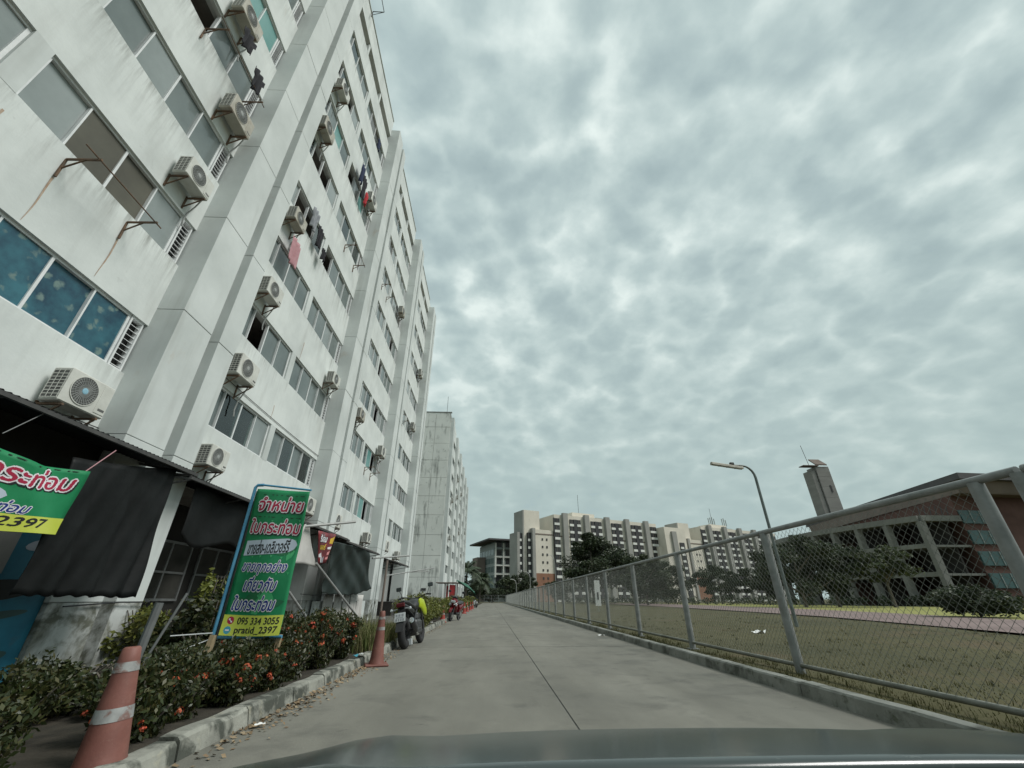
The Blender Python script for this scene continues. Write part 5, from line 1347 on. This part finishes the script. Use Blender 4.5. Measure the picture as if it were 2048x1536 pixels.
# ================================================================== PLANTS IN THE BED
def blades(q, rr, x, y, z, n, spread, h0, h1, wd=.008, lean=.5):
    for _ in range(n):
        a = rr.uniform(0, 6.28); d = rr.random() ** .5 * spread
        px_, py_ = x + d * math.cos(a), y + d * math.sin(a); h = rr.uniform(h0, h1)
        b = rr.uniform(0, 6.28); ln = rr.uniform(.1, lean) * h
        c_, s_ = math.cos(b) * wd, math.sin(b) * wd; ex, ey = -math.sin(b) * ln, math.cos(b) * ln
        mx_, my_ = px_ + ex * .35, py_ + ey * .35
        q.add([(px_ - c_, py_ - s_, z), (px_ + c_, py_ + s_, z), (mx_ + c_ * .8, my_ + s_ * .8, z + h * .6), (mx_ - c_ * .8, my_ - s_ * .8, z + h * .6), (px_ + ex, py_ + ey, z + h)], [(0, 1, 2, 3), (3, 2, 4)])
def flower_mesh(seed):
    rr = random.Random(seed); q = MB()
    for i in range(22):
        a = rr.uniform(0, 6.28); e = rr.uniform(.0, 1.4); d = Vector((math.cos(a) * math.cos(e), math.sin(a) * math.cos(e), math.sin(e)))
        c = d * .045 * rr.uniform(.35, 1.35); u = d.cross(Vector((rr.gauss(0, 1), rr.gauss(0, 1), rr.gauss(0, 1)))).normalized() * rr.uniform(.008, .016); v = d.cross(u).normalized() * rr.uniform(.008, .016)
        q.add([tuple(c + u + v), tuple(c - u + v), tuple(c - u - v), tuple(c + u - v)], [(0, 1, 2, 3)])
    return q.mesh('flower', 'petal')
FLW = [flower_mesh(s_) for s_ in (1, 2, 3)]
def ixora(label, x, y, H, r, seed, nfl, leaf=.05, n=5200):
    rr = random.Random(seed); t = thing('ixora_shrub', label, 'shrub', (x, y, .07), 0, 'flowering shrubs in the bed')
    q = MB(); tips = []
    for i in range(26):
        a = rr.uniform(0, 6.28); f = rr.random() ** .6; hx, hy = r * f * math.cos(a), r * f * math.sin(a); h = H * rr.uniform(.65, 1.05) * (1 - .3 * f)
        q.tube([(hx * .2, hy * .2, 0), (hx * .6, hy * .6, h * .5), (hx, hy, h)], [.012, .009, .004], 5); tips.append((hx, hy, h))
    q.build('stems', 'bark', t)
    q = MB()
    for (hx, hy, h) in tips:
        for j in range(4):
            f = .12 + .88 * j / 3
            leafball(q, rr, (hx * (f * .7 + .3), hy * (f * .7 + .3), h * f + .03), (.12, .12, .11), n // 104, leaf, 1.3)
    q.build('foliage', 'ixora_leaf', t)
    nfl = int(nfl * 2.2); cand = sorted(tips, key=lambda p: p[1] - p[0] * .6 - p[2] * .5)[:nfl + 2]; rr.shuffle(cand)
    for (hx, hy, h) in cand[:nfl]:
        o = link('flower', rr.choice(FLW), t, (hx + rr.uniform(-.03, .03), hy - .05, max(.12, h + rr.uniform(-.20, .06)))); s_ = rr.uniform(.45, 1.0); o.scale = (s_, s_, s_); o.rotation_euler = (rr.uniform(-.6, .6), rr.uniform(-.6, .6), rr.uniform(0, 6))
    return t
IX = [(-3.0, 3.1, .42, .35, 3, 'low dark shrub with orange flowers at the bottom left corner'), (-2.75, 4.15, .5, .34, 6, 'orange flowering shrub right of the nearest traffic cone'), (-2.85, 4.75, .55, .36, 6, 'orange flowering shrub left of the banner stake'),
      (-2.75, 5.4, .52, .34, 5, 'orange flowering shrub in front of the banner stake'), (-3.1, 5.0, .5, .32, 4, 'dark shrub with few orange flowers behind the front ones'), (-2.7, 6.1, .55, .36, 6, 'orange flowering shrub below the yellow strip of the banner'),
      (-2.75, 6.8, .62, .36, 5, 'shrub with orange flowers just right of the green banner'), (-2.9, 7.4, .75, .38, 5, 'taller flowering shrub before the second pillar'), (-2.75, 8.0, .80, .38, 6, 'bushy shrub with orange flowers midway to the cone'),
      (-2.95, 8.6, .85, .40, 7, 'tall shrub with orange flowers left of the big cone'), (-2.8, 9.2, .75, .36, 6, 'shrub with pale orange flowers beside the big cone'), (-3.3, 7.9, .85, .40, 4, 'tall shrub at the back of the bed before the green tarpaulin'),
      (-3.25, 9.2, .8, .4, 4, 'shrub at the back of the bed behind the big cone'), (-3.3, 6.5, .6, .38, 3, 'dark shrub behind the green banner foot'), (-3.7, 4.0, .55, .4, 2, 'dark shrub by the white pillar foot'), (-3.6, 3.3, .5, .4, 2, 'dark low shrub at the very left of the bed')]
for i, (x_, y_, H, r, nf, lb) in enumerate(IX): ixora(lb, x_, y_, H, r, 40 + i, nf)
for i, (x_, y_, H_, r_, lb) in enumerate([(-4.0, 3.0, .42, .55, 'dark ground foliage in the bottom left corner, nearest'), (-4.5, 3.9, .45, .6, 'dark ground foliage below the painted wall'), (-4.3, 4.9, .42, .6, 'dark ground foliage before the white pillar foot'), (-4.7, 5.9, .45, .6, 'dark ground foliage right of the white pillar foot'),
                                  (-3.6, 5.2, .5, .5, 'dark foliage behind the banner stake'), (-4.2, 6.6, .6, .6, 'dark foliage behind the green banner'), (-4.4, 7.7, .7, .6, 'dark foliage left of the slanting thin pole'), (-3.5, 2.4, .4, .5, 'dark foliage cut by the bottom left corner'), (-5.0, 4.7, .35, .6, 'low dark foliage at the foot of the painted wall'), (-4.0, 8.8, .75, .6, 'dark foliage before the white hanging sheets')]):
    bush(lb, x_, y_, H_, r_, r_, 300 + i, 'ixora_leaf', .06, 3600, group='dark foliage filling the bed', nb=18)
# weeds: individual clumps of grass between the shrubs and along the kerb
WD = [(-2.6, 10.2, .75, 'tall pale weed clump right behind the big cone'), (-2.85, 10.9, .7, 'weed clump left of the black motorcycle'), (-2.65, 11.7, .55, 'weeds beside the rear wheel of the black motorcycle'), (-2.9, 12.6, .5, 'dry grass clump behind the black motorcycle'),
      (-2.7, 13.6, .45, 'straw coloured grass clump past the motorcycle'), (-2.75, 15.0, .45, 'dry grass clump before the green bushes'), (-2.7, 16.6, .42, 'dry grass tuft on the kerb before the bushes'), (-3.4, 10.4, .8, 'tall thin weeds before the white sheets')]
for i, (x_, y_, h, lb) in enumerate(WD):
    rr = random.Random(90 + i); q = MB(); blades(q, rr, 0, 0, 0, 320, .42, h * .4, h, .007, .7)
    o = q.build('weed_clump', 'weed_blade'); o.location = (x_, y_, .08); tag(o, lb, 'weeds', 'weed clumps along the left kerb')
BU = [(-3.3, 17.6, 1.15, .9, 'yellow-green bush past the black motorcycle, nearest of the row'), (-3.2, 19.3, 1.2, .9, 'yellow-green bush second of the row by the gable'), (-3.2, 21.0, 1.25, .9, 'yellow-green bush third of the row by the gable'), (-3.2, 22.9, 1.2, .9, 'yellow-green bush beside the small red cone'),
      (-3.3, 25.0, 1.1, .9, 'green bush behind the red scooter'), (-3.4, 27.5, 1.2, .9, 'green bush just beyond the red scooter'), (-3.3, 31.0, 1.2, 1.0, 'farther green bush beyond the red scooter'), (-3.3, 36, 1.3, 1.1, 'green bush by the distant cones, nearer'), (-3.3, 41, 1.3, 1.2, 'green bush by the distant cones, farther'), (-3.3, 47, 1.3, 1.2, 'green bush before the red stall'), (-3.5, 66, 1.5, 1.3, 'green bush past the green canopy'), (-3.5, 76, 1.5, 1.4, 'last green bush of the row')]
for i, (x_, y_, H, r, lb) in enumerate(BU): bush(lb, x_ + .25, y_, H * 1.12, r, r, 120 + i, 'shrub_leaf', .09 if y_ < 30 else .16, 5200 if y_ < 30 else 2200, group='bushes along the left kerb')
bush('yellow-green croton bush in the dark shop front behind the banner', -5.6, 9.6, 1.9, .45, .45, 150, 'croton_leaf', .12, 1300, nb=12)
bush('dark potted foliage under the shade cloth', -6.2, 8.9, 1.1, .6, .6, 151, 'shrub_leaf', .12, 1300)
bush('dark foliage at the foot of the first pillar', -5.2, 8.2, .9, .7, .7, 152, 'ixora_leaf', .1, 1500)
bush('climbing foliage beside the blue banner pipe', -4.6, 8.0, 1.3, .5, .5, 153, 'ixora_leaf', .1, 1500)
# turf: short blades over the verge and the near field, nobody could count them
rr = random.Random(8); q = MB()
for _ in range(34000):
    y_ = 2.2 + 22 * rr.random() ** 1.8; x_ = 4.02 + 12 * rr.random() ** 1.6
    h = rr.uniform(.010, .032) if abs(x_ - XF) > .2 else rr.uniform(.02, .07)
    z_ = fz(x_, y_) - .005; b = rr.uniform(0, 6.28); c_, s_ = math.cos(b) * .006, math.sin(b) * .006; ln = rr.uniform(.2, .9) * h
    q.add([(x_ - c_, y_ - s_, z_), (x_ + c_, y_ + s_, z_), (x_ - math.sin(b) * ln, y_ + math.cos(b) * ln, z_ + h)], [(0, 1, 2)])
for _ in range(380):
    y_ = 2.5 + 30 * rr.random() ** 1.5; x_ = 4.7 + 14 * rr.random() ** 1.3; blades(q, rr, x_, y_, fz(x_, y_) - .005, rr.randint(8, 18), rr.uniform(.04, .16), .03, rr.uniform(.05, .11), .005, .9)
for _ in range(260):
    y_ = 2.0 + 60 * rr.random() ** 1.3; x_ = rr.uniform(3.99, 4.7); blades(q, rr, x_, y_, .05, rr.randint(10, 24), .10, .04, rr.uniform(.08, .16), .005, .8)
tag(q.build('grass', 'grass_blade'), 'short worn grass on the verge under the fence', 'grass', kind='stuff')
# fallen leaves along the left kerb
rr = random.Random(9); q = MB()
for _ in range(900):
    y_ = rr.choice((rr.gauss(5.6, .8), rr.gauss(8.6, 1.0), rr.uniform(4, 24))); x_ = XL + .03 + abs(rr.gauss(0, .13)); s_ = rr.uniform(.012, .035); b = rr.uniform(0, 6.28); t_ = rr.uniform(0, .02)
    c_, d_ = math.cos(b) * s_, math.sin(b) * s_
    q.add([(x_ - c_, y_ - d_, .006), (x_ + d_ * .5, y_ - c_ * .5, .008 + t_), (x_ + c_, y_ + d_, .006 + t_), (x_ - d_ * .5, y_ + c_ * .5, .007)], [(0, 1, 2, 3)])
tag(q.build('fallen_leaves', 'dead_leaf'), 'brown fallen leaves swept against the left kerb', 'leaves', kind='stuff')
# litter
def scrap(label, x, y, z, s_, seed, m='paper'):
    rr = random.Random(seed); q = MB(); q.grid(lambda u, v: ((u - .5) * s_, (v - .5) * s_ * .6, .02 + .03 * s_ * math.sin(u * 7 + seed) * math.cos(v * 5) * 3), 6, 5)
    o = q.build('paper_scrap', m, None, True); o.location = (x, y, z); o.rotation_euler = (0, 0, rr.uniform(0, 6)); tag(o, label, 'litter')
scrap('crumpled white paper lying on the grass behind the fence', 9.0, 15.6, .07, .55, 1)
scrap('small white paper on the road by the right kerb', 3.55, 15.2, .012, .22, 2)
scrap('white scrap beside the base of the big cone', -2.33, 9.0, .15, .14, 3)
scrap('pale blue scrap of plastic beside the big cone', -2.35, 8.75, .15, .16, 4, 'print_cyan')
scrap('grey pebble-like scrap by the kerb joint', -2.1, 4.9, .012, .09, 5)
scrap('white scrap on the kerb before the red cone', -2.5, 20.5, .15, .2, 6)

# ================================================================== TRAFFIC CONES
def cone(label, x, y, z, H, rb_, rt, m, bands, base=.36, tilt=(0, 0), group='traffic cones along the left kerb'):
    t = thing('traffic_cone', label, 'traffic cone', (x, y, z), 0, group); t.rotation_euler = (tilt[0], tilt[1], .3)
    q = MB(); rad = lambda f: rb_ + (rt - rb_) * f
    prof = [(rb_ * 1.12, .03), (rb_, .07)] + [(rad(f), H * f) for f in (.15, .3, .45, .6, .75, .9, .985)] + [(rt * .8, H), (rt * .55, H), (rt * .5, H - .05)]
    q.lathe(prof, 22); smooth_by_angle(q.build('body', m, t), 45)
    q = MB(); q.cbox(-base / 2, base / 2, -base / 2, base / 2, 0, .035, .012); q.build('base', m, t)
    for (a, b) in bands:
        q = MB(); q.lathe([(rad(a) + .003, H * a), (rad((a + b) / 2) + .003, H * (a + b) / 2), (rad(b) + .003, H * b)], 22, cap=False); smooth_by_angle(q.build('reflective_band', 'reflective_white', t))
    return t
cone('big faded orange cone with two white bands standing by the kerb', -2.0, 8.85, 0.003, .85, .125, .045, 'cone_orange', ((.64, .70), (.84, .89)), .40)
cone('nearest faded orange cone, cut by the bottom edge of the picture', -2.505, 3.62, .015, .735, .15, .052, 'cone_orange', ((.43, .53), (.80, .88)), .27, (0, -.075))
cone('red cone with white bands in front of the red scooter', -2.40, 24.0, .003, .75, .15, .035, 'cone_red', ((.46, .58), (.78, .90)), .36)
for i, (x_, y_) in enumerate([(-2.1, 38.0), (-2.15, 43.5), (-2.1, 49.0), (-2.1, 55.0)]):
    cone(['distant red cone just past the red scooter, first of the row', 'second distant red cone of the row', 'third distant red cone of the row', 'last distant red cone of the row'][i], x_, y_, .003, .8, .15, .035, 'cone_red', ((.5, .65),), .36)

# ================================================================== MOTORCYCLES
def wheel(t, y, R0=.235, r=.068, sq=.95, rim='black_plastic', spokes=10):
    q = MB(); q.torus((0, y, R0 + r), R0, r, 'x', 36, 10, sq); ty = q.build('wheel', 'tyre', t, True)
    q = MB(); q.lathe([(R0 - r * .55, -.04), (R0 - r * .35, -.045), (R0 - r * .35, .045), (R0 - r * .55, .04)], 28, (0, y, R0 + r), 'x', cap=False); q.build('rim', rim, ty)
    q = MB()
    for i in range(spokes):
        a = 6.283 * i / spokes; q.bar((0, y + .03 * math.cos(a), R0 + r + .03 * math.sin(a)), (0, y + (R0 - r * .5) * math.cos(a), R0 + r + (R0 - r * .5) * math.sin(a)), .022, .028, (1, 0, 0))
    q.lathe([(.045, -.06), (.045, .06)], 12, (0, y, R0 + r), 'x'); q.build('spokes', rim, ty)
    q = MB(); q.lathe([(.12, -.062), (.12, -.056)], 20, (0, y, R0 + r), 'x'); q.build('brake_disc', 'chrome', ty)
    return ty
def ringY(y, wx, z0, z1, n=12, cx_=0.0, p=2.4):
    out_ = []
    for i in range(n):
        a = 6.283 * i / n; c, s_ = math.cos(a), math.sin(a)
        out_.append((cx_ + wx * math.copysign(abs(c) ** (2 / p), c), y, (z0 + z1) / 2 + (z1 - z0) / 2 * math.copysign(abs(s_) ** (2 / p), s_)))
    return out_
def loftY(t, name, m, secs, parent=None):
    q = MB(); q.loft([ringY(*s_) for s_ in secs]); o = q.build(name, m, parent or t); smooth_by_angle(o, 50); return o
def mirror(t, s_, y, z, hx):
    q = MB(); q.tube([(s_ * hx, y, z), (s_ * (hx + .05), y - .01, z + .12), (s_ * (hx + .09), y - .02, z + .17)], .007, 6); st_ = q.build('mirror_stalk', 'black_plastic', t)
    q = MB(); q.cbox(s_ * (hx + .09) - .065, s_ * (hx + .09) + .065, y - .015, y + .015, z + .15, z + .24, .014); q.build('mirror_shell', 'black_plastic', st_)
    q = MB(); q.box(s_ * (hx + .09) - .055, s_ * (hx + .09) + .055, y - .0185, y - .0155, z + .16, z + .23); q.build('mirror_glass', 'mirror', st_)
mb = thing('motorcycle', 'black motorcycle with yellow tank seen from behind, parked on the road', 'motorcycle', (-1.93, 12.33, 0.0), 0)
mb.rotation_euler = (0, R(-9), R(-5)); mb.scale = (1.12, 1.12, 1.12)
wheel(mb, -.68, .225, .078, 1.0); wheel(mb, .70, .235, .066)
q = MB(); q.cbox(-.17, .17, -.22, .28, .2, .52, .05); q.cbox(-.13, .13, .02, .26, .5, .66, .04); q.build('engine', 'engine', mb)
q = MB()
for s_ in (-.105, .105): q.bar((s_, -.68, .31), (s_ * .9, -.1, .36), .03, .06)
q.build('swingarm', 'black_plastic', mb)
q = MB()
for s_ in (-.12, .12): q.tube([(s_, -.3, .45), (s_, -.05, .68), (s_ * .6, .35, .82), (s_ * .4, .42, .88)], .022, 8); q.tube([(s_, -.3, .6), (s_ * .8, -.75, .76)], .016, 6)
q.build('frame', 'black_plastic', mb)
q = MB(); q.tube([(.0, -.32, .38), (.0, -.42, .66)], .035, 10); q.build('shock_absorber', 'engine', mb)
loftY(mb, 'fuel_tank', 'black_plastic', [(-.12, .10, .68, .80), (.0, .15, .70, .90), (.18, .18, .70, .96), (.34, .15, .74, .95), (.42, .08, .78, .90)])
for s_ in (-1, 1): loftY(mb, 'tank_shroud', 'bike_yellow', [(.08, .02, .76, .92, 12, s_ * .16), (.18, .04, .72, .95, 12, s_ * .18), (.34, .045, .60, .92, 12, s_ * .20), (.48, .025, .56, .76, 12, s_ * .22), (.54, .012, .60, .68, 12, s_ * .22)])
loftY(mb, 'seat', 'seat_vinyl', [(-.78, .06, .86, .91), (-.62, .11, .82, .92), (-.38, .12, .78, .87), (-.12, .13, .72, .82), (.02, .08, .74, .82)])
tl = loftY(mb, 'tail', 'black_plastic', [(-.90, .05, .80, .86), (-.78, .10, .74, .86), (-.5, .14, .66, .80), (-.25, .14, .62, .74)])
q = MB(); q.cbox(-.09, .09, -.925, -.88, .79, .87, .012); q.build('tail_light', 'lamp_red', tl)
for s_ in (-1, 1):
    q = MB(); q.tube([(s_ * .08, -.86, .76), (s_ * .19, -.88, .75)], .008, 5); q.lathe([(.02, -.93), (.03, -.88), (.015, -.85)], 10, (s_ * .2, 0, .75), 'y'); q.build('indicator', 'lamp_glass', tl)
q = MB(); q.grid(lambda u, v: ((v - .5) * .16, -.82 - .25 * u, .76 - .36 * u - .06 * u * u), 8, 3); fd = q.build('rear_fender', 'black_plastic', tl); fd.modifiers.new('thickness', 'SOLIDIFY').thickness = .012
pm = Matrix.Translation((0, -.97, .60)) @ Matrix.Rotation(R(-14), 4, 'X')
q = MB(); q.cbox(-.115, .115, -.008, .004, -.085, .085, .003); q.xform(pm); lp = q.build('number_plate', 'plate_white', tl)
q = MB()
for (a, b, c_, d_) in ((-.085, -.05, .015, .06), (-.03, .01, .015, .06), (.035, .08, .015, .06), (-.075, .075, -.012, .0), (-.09, -.055, -.07, -.025), (-.035, -.01, -.07, -.025), (.01, .04, -.07, -.025), (.055, .085, -.07, -.025)): q.box(a, b, -.0105, -.0085, c_, d_)
q.xform(pm); q.build('plate_print', 'cloth_grey', lp)
q = MB(); q.tube([(.10, .2, .24), (.14, -.1, .22), (.17, -.35, .30)], .025, 8); ex = q.build('exhaust_pipe', 'chrome', mb)
q = MB(); q.tube([(.17, -.35, .30), (.20, -.60, .40), (.22, -.86, .50)], [.045, .062, .055], 12); q.build('muffler', 'black_plastic', ex)
q = MB(); q.lathe([(.05, 0), (.056, -.03), (.035, -.035)], 14, (0, 0, 0), 'y'); q.xform(Matrix.Translation((.222, -.875, .505)) @ Matrix.Rotation(R(-20), 4, 'X')); q.build('muffler_tip', 'chrome', ex)
q = MB()
for s_ in (-.09, .09): q.tube([(s_, .70, .30), (s_, .52, .78), (s_, .46, .93)], .024, 8)
q.build('fork', 'engine', mb)
q = MB(); q.grid(lambda u, v: ((v - .5) * .13, .70 + .325 * math.cos(.6 + u * 1.9), .30 + .325 * math.sin(.6 + u * 1.9)), 12, 3); o = q.build('front_fender', 'black_plastic', mb); o.modifiers.new('thickness', 'SOLIDIFY').thickness = .008
q = MB(); q.tube([(-.39, .33, 1.0), (-.26, .40, 1.02), (-.1, .45, .97), (.1, .45, .97), (.26, .40, 1.02), (.39, .33, 1.0)], .012, 8); hb = q.build('handlebar', 'black_plastic', mb)
for s_ in (-1, 1):
    q = MB(); q.tube([(s_ * .28, .385, 1.02), (s_ * .40, .325, 1.0)], .02, 8); q.build('grip', 'seat_vinyl', hb)
    mirror(mb, s_, .38, 1.02, .30)
q = MB(); q.lathe([(.03, .60), (.09, .56), (.10, .50), (.06, .45)], 16, (0, 0, .86), 'y'); q.build('headlight', 'black_plastic', mb)
q = MB(); q.bar((-.12, -.02, .24), (-.24, .05, -.0), .022); q.build('side_stand', 'engine', mb)
for s_ in (-1, 1):
    q = MB(); q.tube([(s_ * .12, -.18, .34), (s_ * .26, -.2, .34)], .013, 6); q.build('foot_peg', 'chrome', mb)
q = MB(); q.box(.04, .13, -.60, -.53, .06, .17); q.build('chain_guard', 'plate_white', mb)

def scooter(label, x, y, rz, body, seed, group='scooters parked by the kerb'):
    t = thing('scooter', label, 'scooter', (x, y, 0), rz, group); t.rotation_euler = (0, R(-7), rz)
    wheel(t, -.62, .20, .055, 1.0, 'black_plastic', 6); wheel(t, .62, .215, .048, 1.0, 'black_plastic', 6)
    q = MB()
    for s_ in (-.07, .07): q.tube([(s_, .62, .26), (s_, .50, .62)], .02, 8)
    q.build('fork', 'engine', t)
    q = MB(); q.grid(lambda u, v: ((v - .5) * .12, .62 + .29 * math.cos(.35 + u * 2.1), .265 + .29 * math.sin(.35 + u * 2.1)), 12, 3); o = q.build('front_fender', body, t); o.modifiers.new('thickness', 'SOLIDIFY').thickness = .008
    sh = loftY(t, 'leg_shield', body, [(.30, .16, .30, .78), (.42, .20, .40, .92), (.54, .17, .56, .93), (.63, .09, .68, .88)])
    q = MB(); q.cbox(-.11, .11, .615, .65, .74, .84, .02); q.build('headlight', 'lamp_glass', sh)
    for s_ in (-1, 1):
        q = MB(); q.cbox(s_ * .155 - .04, s_ * .155 + .04, .56, .60, .62, .72, .015); q.build('indicator', 'lamp_glass', sh)
        q = MB(); q.add([(s_ * .06, .655, .70), (s_ * .20, .54, .80), (s_ * .19, .53, .75), (s_ * .06, .65, .66)], [(0, 1, 2, 3)]); q.build('side_stripe', 'bike_white', sh)
    loftY(t, 'front_cowl', 'black_plastic', [(.30, .10, .88, 1.0), (.42, .15, .90, 1.03), (.52, .10, .90, 1.0)])
    q = MB(); q.tube([(-.34, .28, 1.0), (-.2, .36, 1.0), (.2, .36, 1.0), (.34, .28, 1.0)], .013, 8); q.build('handlebar', 'black_plastic', t)
    for s_ in (-1, 1): mirror(t, s_, .33, 1.0, .24)
    loftY(t, 'floor_board', 'black_plastic', [(-.2, .15, .26, .36), (.1, .14, .24, .34), (.34, .15, .26, .40)])
    loftY(t, 'rear_body', body, [(-.88, .06, .66, .74), (-.7, .14, .50, .74), (-.4, .17, .34, .70), (-.12, .14, .30, .66)])
    loftY(t, 'seat', 'seat_vinyl', [(-.85, .08, .74, .80), (-.6, .14, .70, .82), (-.2, .14, .66, .76), (.0, .10, .64, .72)])
    q = MB(); q.tube([(.15, -.25, .3), (.19, -.5, .33), (.20, -.8, .42)], [.03, .055, .05], 10); q.build('muffler', 'engine', t)
    q = MB(); q.bar((-.1, -.1, .24), (-.22, -.02, 0), .02); q.build('side_stand', 'engine', t)
    q = MB(); q.cbox(-.04, .04, -.91, -.86, .66, .72, .01); q.build('tail_light', 'lamp_red', t)
    return t
scooter('dark red scooter facing the camera beside the small red cone', -1.95, 25.9, R(167), 'bike_red', 1).scale = (1.18, 1.18, 1.18)
scooter('white scooter parked among the distant cones', -2.0, 64, R(10), 'bike_white', 2)
scooter('farthest white scooter at the end of the kerb', -2.1, 68, R(15), 'bike_white', 3)
scooter('black scooter under the bushes past the red scooter', -2.6, 33.5, R(190), 'black_plastic', 4)

# ================================================================== THE CAR THE PICTURE IS TAKEN FROM
cr = thing('car', 'grey-green car bonnet along the bottom edge, seen from the driving position', 'car', (.35, 0, 0))
def hood(u, v):
    x_ = -.90 + 1.80 * u; y_ = .62 + 1.05 * v; s_ = (u - .5) * 2
    return (x_, y_ - .10 * s_ * s_ * (v * 1.4 - .0), .866 - .09 * v - .15 * v * v - .055 * abs(s_) ** 3.4 + .010 * math.exp(-((abs(s_) - .62) / .08) ** 2))
q = MB(); q.grid(hood, 40, 24); o = q.build('bonnet', 'car_paint', cr, True); o.modifiers.new('thickness', 'SOLIDIFY').thickness = -.012
q = MB(); q.grid(lambda u, v: (-.82 + 1.64 * u, .40 + .20 * v + .05 * (1 - (2 * u - 1) ** 2), .785 + .072 * v - .03 * (2 * u - 1) ** 2), 24, 4); q.build('cowl', 'car_black', cr, True)
q = MB(); q.grid(lambda u, v: (-.88 + 1.76 * u, .608 + .008 * v, .859 + .004 * v - .055 * abs(2 * u - 1) ** 3.4), 30, 1); q.build('bonnet_edge', 'car_trim', cr)
q = MB(); q.grid(lambda u, v: (-.80 + 1.60 * u, 1.58 + .14 * math.sin(v * 3.14) - .25 * (2 * u - 1) ** 2 * .5, .62 - .42 * v), 20, 8); q.build('front_bumper', 'car_paint', cr, True)
for s_ in (-1, 1):
    q = MB(); q.grid(lambda u, v: (s_ * (.89 + .05 * math.sin(v * 3.14)), .45 + 1.12 * u, .79 - .21 * u - .36 * v), 10, 6); q.build('fender', 'car_paint', cr, True)
    q = MB(); q.torus((s_ * .74, .98, .31), .22, .09, 'x', 24, 8, 1.0); w_ = q.build('wheel', 'tyre', cr, True)
    q = MB(); q.lathe([(.19, -.05), (.2, .05)], 18, (s_ * .74, .98, .31), 'x'); q.build('rim', 'chrome', w_)
    q = MB(); q.cbox(s_ * .62 - .13, s_ * .62 + .13, 1.48, 1.58, .50, .59, .03); q.build('headlight', 'lamp_glass', cr)
